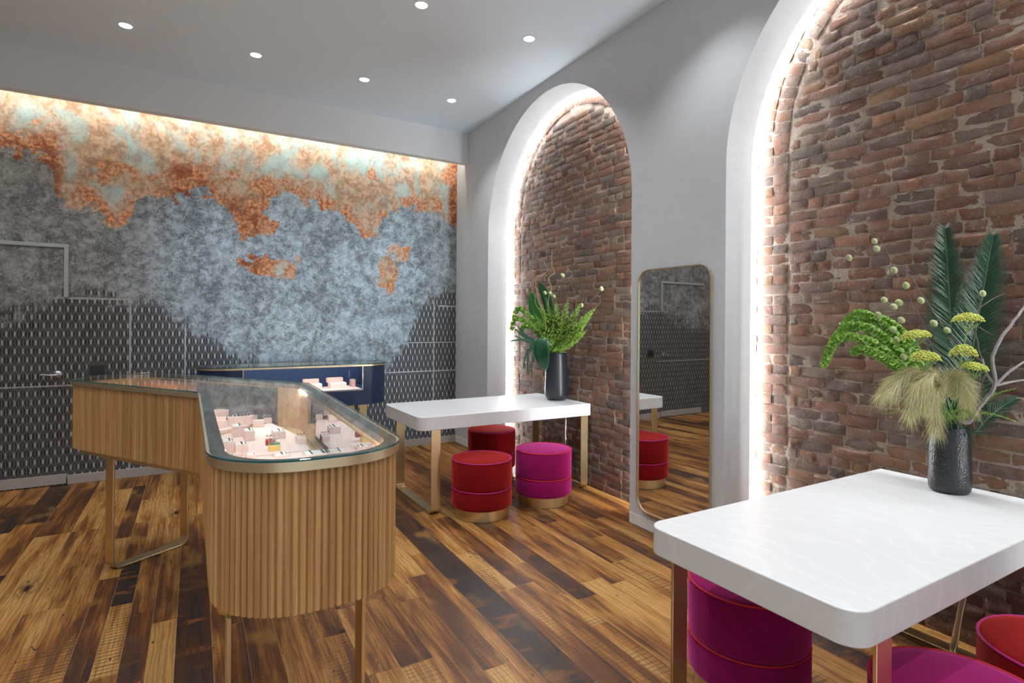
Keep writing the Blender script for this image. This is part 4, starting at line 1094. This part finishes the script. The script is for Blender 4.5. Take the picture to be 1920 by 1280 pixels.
willow('pussy willow twig with three pale catkins beside the tallest branch', stem_path(VN, 2.0, U((1760, 730, 2.55), (1722, 640, 2.52), (1700, 600, 2.52), (1668, 570, 2.52))), U((1658, 562, 2.52), (1686, 567, 2.52), (1676, 575, 2.51), (1690, 600, 2.52), (1675, 618, 2.50), (1694, 669, 2.49)), .0028)
willow('upright pussy willow branch on the right with a single top catkin', stem_path(VN, .9, U((1824, 760, 2.47), (1838, 680, 2.45), (1830, 610, 2.44), (1843, 555, 2.43))), U((1843, 550, 2.43)), .004, twigs=[U((1838, 576, 2.43), (1862, 560, 2.42), (1884, 550, 2.41)), U((1834, 612, 2.44), (1850, 622, 2.43), (1862, 628, 2.42))])
willow('thick bare grey branch forking at the right edge of the near bouquet', stem_path(VN, -.3, U((1818, 790, 2.42), (1842, 755, 2.38), (1866, 722, 2.35), (1862, 668, 2.33), (1880, 630, 2.32), (1906, 595, 2.31), (1922, 572, 2.31)), .045), [], .0105, L_GREYB, 'bare_branch',
       twigs=[U((1866, 722, 2.35), (1895, 695, 2.33), (1930, 672, 2.32)), U((1868, 722, 2.35), (1895, 716, 2.34), (1920, 712, 2.33)), U((1866, 722, 2.35), (1850, 700, 2.36), (1842, 672, 2.38))], wob=.002)

def yarrow(label, uvd, wpx, hpx, a, tilt=0.0, lobes=1):
    c = at(*uvd); d = uvd[2]; w = wpx / FPX * d * .5 / 1.06; h = hpx / FPX * d * 1.05
    S_ = c - Vector((0, 0, h * .6)); P = bez(stem_path(VN, a, [VN.lerp(S_, .55) + Vector((0, 0, .02)), S_]), 20); O = P[0].copy()
    t = thing('yarrow_flower', label, 'flower', O); m = MB(); m.tube([p - O for p in P], .0028, 7); base = S_ - O
    for k in range(12):
        q = 2 * pi * k / 12; m.tube([base - Vector((0, 0, .02)), base + Vector((cos(q) * w * .7, sin(q) * w * .7, h * .3))], .0011, 4)
    m.build('stem', L_STEM, t, True)
    m = MB(); lob = [(0, 0, 1.0)] if lobes == 1 else [(-.35, .1, .72), (.32, -.1, .66), (.0, .15, .75)]
    for (lx, ly, ls) in lob:
        N = int(230 * ls)
        for k in range(N):
            rr = sqrt((k + .5) / N); an = k * 2.39996; px, py = lx + rr * cos(an) * ls, ly + rr * sin(an) * ls
            z = h * (.25 + .75 * sqrt(max(0, 1 - rr * rr * .96))) * ls + rj(h * .05)
            m.blob(base + RGT * (px * w) + FWD * (py * w * .8) + Vector((0, 0, z + px * tilt * w)), w * .066 * random.uniform(.85, 1.15), 6, 4)
    m.build('flower_head', L_YAR, t, True, auto=80)
yarrow('flat yellow green yarrow head standing highest against the palm', (1815, 598, 2.42), 56, 24, .2)
yarrow('yellow green yarrow head on the left, above the beige plume and below the catkins', (1718, 624, 2.44), 52, 27, 2.4, .15, 2)
yarrow('broad lobed yarrow head in the middle, resting on the beige plume', (1736, 664, 2.36), 54, 34, 2.6, 0, 2)
yarrow('rounded yarrow head right of the plume, upper one of a touching pair', (1806, 661, 2.38), 50, 32, 0.6)
yarrow('small yarrow head right of the plume, lower one of a touching pair', (1829, 684, 2.35), 46, 26, 0.2, -.1, 2)

def plume(label, path, n, ln, a, seed):
    random.seed(seed); C = bez(path, 40); O = C[0].copy(); t = thing('grass_plume', label, 'grass plume', O); C = [p - O for p in C]; L = len(C)
    m = MB(); m.tube(C, .0014, 5); m.build('stalk', L_STEM, t, True)
    hb = MB(); gb = MB()
    for k in range(n):
        f = .48 + .52 * random.random(); i = min(L - 2, int(f * (L - 1))); d = (C[i + 1] - C[i]).normalized(); p = C[i] + Vector((rj(.006), rj(.006), rj(.006)))
        s = Matrix.Rotation(random.random() * 6.28, 3, d) @ d.orthogonal().normalized(); l = ln * random.uniform(.55, 1.1); v = (d * 1.0 + s * random.uniform(.25, .75)).normalized()
        q = []; w = .00075
        side = v.cross(tocam).normalized()
        for u in (0, .35, .7, 1.0):
            c = p + v * l * u - Vector((0, 0, .30 * l * u * u)); c = keep(c + O, .006) - O; ww = w * (1.1 - u); q += [c - side * ww, c + side * ww]
        (hb if random.random() < .62 else gb).add(q, [(0, 1, 3, 2), (2, 3, 5, 4), (4, 5, 7, 6)])
    hb.build('bristles', L_PLUME, t); gb.build('green_bristles', L_PLUME2, t)
pl2 = [('beige feathery grass plume sweeping farthest left over the rim of the near vase', ((1765, 762, 2.50), (1720, 702, 2.50), (1680, 707, 2.50), (1652, 740, 2.50)), 2.9),
       ('beige feathery grass plume second from the left in the near vase', ((1765, 762, 2.46), (1730, 702, 2.44), (1700, 702, 2.43), (1674, 734, 2.42)), 2.7),
       ('beige feathery grass plume hanging low at the front of the near vase', ((1770, 767, 2.44), (1745, 712, 2.40), (1718, 724, 2.38), (1706, 774, 2.38)), 3.2),
       ('beige feathery grass plume in the middle, below the lobed yarrow head', ((1775, 762, 2.42), (1758, 702, 2.38), (1740, 710, 2.36), (1730, 760, 2.36)), 3.6),
       ('beige feathery grass plume right of the middle, under the yarrow pair', ((1780, 762, 2.42), (1780, 710, 2.40), (1795, 706, 2.38), (1808, 730, 2.38)), 4.4),
       ('beige feathery grass plume draping straight down over the front rim of the near vase', ((1775, 772, 2.43), (1762, 724, 2.40), (1752, 744, 2.37), (1755, 802, 2.37)), 4.0),
       ('beige feathery grass plume farthest right, short, by the grey branch', ((1785, 767, 2.43), (1795, 717, 2.41), (1808, 720, 2.40), (1816, 757, 2.40)), 5.0)]
for k, (lb, p, a) in enumerate(pl2): plume(lb, stem_path(VN, a, U(*p)), 950, .085, a, 40 + k)
random.seed(99)
def fern(label, path, ln, c=VN, n=40):
    C = bez(path, 40); O = C[0].copy(); t = thing('fern_spray', label, 'fern', O); C = [p - O for p in C]; L = len(C)
    m = MB(); m.tube(C, .0011, 5); m.build('stalk', L_STEM, t, True); m = MB()
    for k in range(n):
        f = .3 + .7 * k / n; i = min(L - 2, int(f * (L - 1))); d = (C[i + 1] - C[i]).normalized(); s = d.cross(Vector((0, 0, 1))).normalized(); l = ln * (1.15 - f) * 1.3
        for sg in (-1, 1):
            v = (s * sg + d * .7 + Vector((0, 0, rj(.25)))).normalized(); e = keep(C[i] + O + v * l, .006) - O; m.tube([C[i], C[i].lerp(e, .5) + Vector((0, 0, .002)), e], [.0007, .0006, .0003], 3)
            for b in range(7):
                q = C[i].lerp(e, (b + 1) / 7.5); z = rj(1)
                for g2 in (-1, 1):
                    x2 = keep(q + O + (v * .5 + v.cross(Vector((0, 0, 1))) * g2 + Vector((0, 0, .35 * z))).normalized() * l * .22, .005) - O; m.add([q, q + v * .0016, x2], [(0, 1, 2)])
    m.build('fronds', L_FERN, t)
for lb, p, a in [('wispy yellow green fern spray reaching left below the plumes of the near vase', ((1745, 775, 2.46), (1705, 770, 2.46), (1655, 776, 2.47)), 3.0), ('wispy fern spray hanging down left of the near vase rim', ((1740, 778, 2.45), (1715, 780, 2.44), (1700, 798, 2.44)), 3.3),
                 ('wispy fern spray spread over the front rim of the near vase', ((1780, 775, 2.42), (1810, 770, 2.38), (1835, 790, 2.36)), 5.2), ('wispy yellow green fern spray reaching farthest right from the near vase', ((1815, 778, 2.44), (1855, 775, 2.40), (1905, 790, 2.38)), 5.8),
                 ('wispy fern spray rising right behind the grey branch', ((1825, 770, 2.47), (1865, 740, 2.45), (1905, 728, 2.42)), .3)]: fern(lb, stem_path(VN, a, U(*p)), .05)

# ---- the far vase
def spire(label, path, n, r0, group=None):
    C = bez(path, 40); O = C[0].copy(); t = thing('green_flower_spire', label, 'flower stem', O, 0, group); C = [p - O for p in C]; L = len(C)
    m = MB(); m.tube(C, [.004 * (1 - .6 * i / L) for i in range(L)], 6); m.build('stem', L_STEM, t, True); m = MB()
    for k in range(n):
        f = .26 + .74 * (k / n); i = min(L - 2, int(f * (L - 1))); d = (C[i + 1] - C[i]).normalized(); a = k * 2.4 + rj(.4); s = Matrix.Rotation(a, 3, d) @ d.orthogonal().normalized()
        rr = r0 * (sin(pi * min(1, .22 + f * .80)) ** .6); v = (s + d * .8).normalized(); b = C[i] + s * .003; e = v.cross(d).normalized() * rr * .28
        b2 = b + v * rr * .55; tip = b + v * rr; cup = d * rr * .12
        m.add([b, b2 - e, tip, b2 + e, b2 + cup], [(0, 1, 4), (1, 2, 4), (2, 3, 4), (3, 0, 4)])
        
        for (cc, sz) in ((tip, .30), (b2, .26), (b.lerp(b2, .5) + s * rr * .1, .24)):
            ax = (v + Vector((rj(.5), rj(.5), rj(.5)))).normalized(); e1 = ax.orthogonal().normalized(); e2 = ax.cross(e1); ph = random.random() * 6
            for j in range(5):
                an = ph + 2 * pi * j / 5; r1 = e1 * cos(an) + e2 * sin(an); r2 = e1 * cos(an + .5) + e2 * sin(an + .5); r3 = e1 * cos(an - .5) + e2 * sin(an - .5)
                m.add([cc, cc + (r3 * .55 + ax * .35) * rr * sz, cc + (r1 + ax * .5) * rr * sz, cc + (r2 * .55 + ax * .35) * rr * sz], [(0, 1, 2, 3)])
    m.build('florets', L_SPIRE, t, True, auto=50)
tips = [((1010, 566), 'tallest one, beside the curly twigs'), ((1024, 558), 'just left of the middle'), ((1043, 560), 'standing straight up in the middle'), ((1066, 556), 'upright with a gap to its left'), ((1094, 560), 'leaning right, third from the right'),
        ((1124, 569), 'reaching farthest right'), ((1112, 588), 'on the right, just under the farthest one'), ((1102, 618), 'lowest and curving at the right'), ((1002, 588), 'front left, near the big leaf'), ((1018, 600), 'short in the front left'), ((1055, 596), 'short in the front right'), ((1036, 604), 'short in the front middle'), ((1080, 600), 'in front on the right, half tall'), ((1012, 622), 'shortest at the front left'), ((990, 598), 'beside the small bell flowers on the left')]
for k, ((u, v), lb) in enumerate(tips):
    d = 5.32 - .34 * (u - 990) / 130 + rj(.03) - (.14 if k in (5, 6, 7) else 0); a = 2 * pi * k / len(tips); mu = 1045 + (u - 1045) * .55
    spire('green fluffy flower spire in the far vase, ' + lb, stem_path(VF, a, [at(1045 + (u - 1045) * .26, 640, 5.38 - .0016 * max(0, u - 1045)), at(mu, 655 + (v - 655) * .55, (d + 5.33) / 2), at(u, v, d)], .055), 190, .058)
for lb, p in [('small bell flower stem at the upper left of the far bouquet', ((1020, 625, 5.42), (990, 590, 5.5), (972, 578, 5.55), (962, 600, 5.58))), ('small bell flower stem at the far left of the far bouquet', ((1018, 632, 5.40), (990, 605, 5.46), (966, 598, 5.52), (958, 622, 5.55))), ('small bell flower stem low on the left of the far bouquet', ((1020, 640, 5.36), (1000, 615, 5.4), (982, 612, 5.44), (975, 628, 5.46)))]:
    bells(lb, stem_path(VF, 2.8, U(*p), .05), 18, .019, start=.40)
def leaf(label, path, outline_w, mat, name='broad_leaf', fold=.15, c=VF, a=0.0, face=None, start=.3):
    C = bez(stem_path(c, a, path, .05), 40); O = C[0].copy(); t = thing(name, label, 'leaf', O); C = [p - O for p in C]; L = len(C); i0 = int(start * L)
    m = MB(); m.tube(C[:i0 + 2], .0035, 6); m.build('leaf_stalk', L_STEM, t, True); m = MB(); vs = []; fs = []
    B = C[i0:]; nB = len(B); fc = face or tocam
    for i, p in enumerate(B):
        f = i / (nB - 1); d = (B[min(i + 1, nB - 1)] - B[max(i - 1, 0)]).normalized(); s = d.cross(fc).normalized(); w = outline_w * max(.02, sin(pi * min(1, f * .80 + .14)) ** .75 if f < .95 else (1 - f) * 4)
        n_ = s.cross(d)
        vs += [keep(p + O - s * w + n_ * w * fold, .006) - O, keep(p + O - s * w * .5 + n_ * w * fold * .3, .006) - O, p, keep(p + O + s * w * .5 + n_ * w * fold * .3, .006) - O, keep(p + O + s * w + n_ * w * fold, .006) - O]
    for i in range(nB - 1):
        for k in range(4): fs.append((5 * i + k, 5 * i + k + 1, 5 * i + k + 6, 5 * i + k + 5))
    m.add(vs, fs); o = m.build('blade', mat, t, True, auto=80); so = o.modifiers.new('thickness', 'SOLIDIFY'); so.thickness = .0015
    return t
leaf('large dark heart shaped leaf hanging over the left rim of the far vase', U((1033, 646, 5.26), (1022, 634, 5.20), (1017, 646, 5.17), (1018, 668, 5.15), (1023, 693, 5.15)), .088, L_DARK, a=3.6, start=.52)
leaf('mid green broad leaf standing behind the spires in the far vase', U((1025, 620, 5.46), (1008, 588, 5.50), (994, 545, 5.52)), .085, L_MID, a=2.2, start=.40)
leaf('dark broad leaf standing highest behind the spires in the far vase', U((1035, 600, 5.42), (1026, 560, 5.44), (1010, 528, 5.46)), .055, L_DARK, a=1.6, start=.42)
leaf('small dark leaf curling left of the hanging heart leaf', U((1024, 640, 5.3), (1005, 642, 5.3), (992, 655, 5.3)), .03, L_DARK, a=3.2, start=.45)
for k, (p, lb) in enumerate([(((1010, 640, 5.34), (985, 632, 5.38), (960, 612, 5.42)), 'upper one at the far left'), (((1010, 642, 5.34), (985, 636, 5.36), (950, 640, 5.40)), 'longest, level with the bell flowers\' lower edge'), (((1008, 640, 5.36), (985, 628, 5.40), (966, 606, 5.44)), 'steepest at the left'), (((1006, 645, 5.32), (988, 640, 5.34), (962, 628, 5.38)), 'middle one at the left'),
                             (((1010, 652, 5.32), (992, 660, 5.32), (988, 700, 5.32)), 'hanging down beside the big leaf'), (((1008, 650, 5.34), (990, 658, 5.36), (980, 690, 5.38)), 'hanging farthest left of the vase'), (((1010, 656, 5.30), (1000, 665, 5.30), (996, 708, 5.30)), 'hanging lowest of all')]):
    leaf('narrow grey green leaf in the far vase, ' + lb, U(*p), .011, L_NARROW, 'narrow_leaf', .3, a=3.0 + .1 * k, start=.42)
for lb, p in [('curly tan willow twig in the middle of the far bouquet, tallest', ((1030, 600, 5.36), (1028, 560, 5.36), (1034, 540, 5.36), (1028, 522, 5.36), (1039, 512, 5.36), (1036, 500, 5.36), (1034, 470, 5.36))), ('curly tan willow twig on the left of the far bouquet', ((1022, 600, 5.40), (1004, 570, 5.44), (1003, 555, 5.44), (998, 540, 5.44), (1001, 525, 5.44), (997, 500, 5.44))),
              ('curly tan willow twig between the two other curly twigs', ((1026, 600, 5.38), (1012, 565, 5.40), (1008, 548, 5.40), (1004, 535, 5.40), (1006, 520, 5.40), (1026, 508, 5.40), (1020, 490, 5.40)))]:
    willow(lb, stem_path(VF, 1.5, U(*p)), [], .0055, L_CURLY, 'curly_willow_twig', wob=.004)
willow('thin willow twig with one pale bud rising right of the curly twigs', stem_path(VF, .6, U((1072, 610, 5.2), (1080, 560, 5.18), (1072, 535, 5.18), (1058, 516, 5.18))), U((1055, 516, 5.18)), .003, cat_r=.016)
willow('thin willow twig with one pale bud reaching right over the brick', stem_path(VF, .2, U((1065, 630, 5.2), (1085, 590, 5.12), (1110, 562, 5.05), (1125, 545, 5.02))), U((1128, 541, 5.01), (1091, 572, 5.1)), .004, cat_r=.016)
willow('short willow twig with two pale buds above the middle spires', stem_path(VF, 1.1, U((1040, 600, 5.3), (1036, 570, 5.3), (1032, 550, 5.3))), U((1022, 549, 5.3), (1032, 550, 5.3), (1039, 556, 5.3)), .003, cat_r=.015)
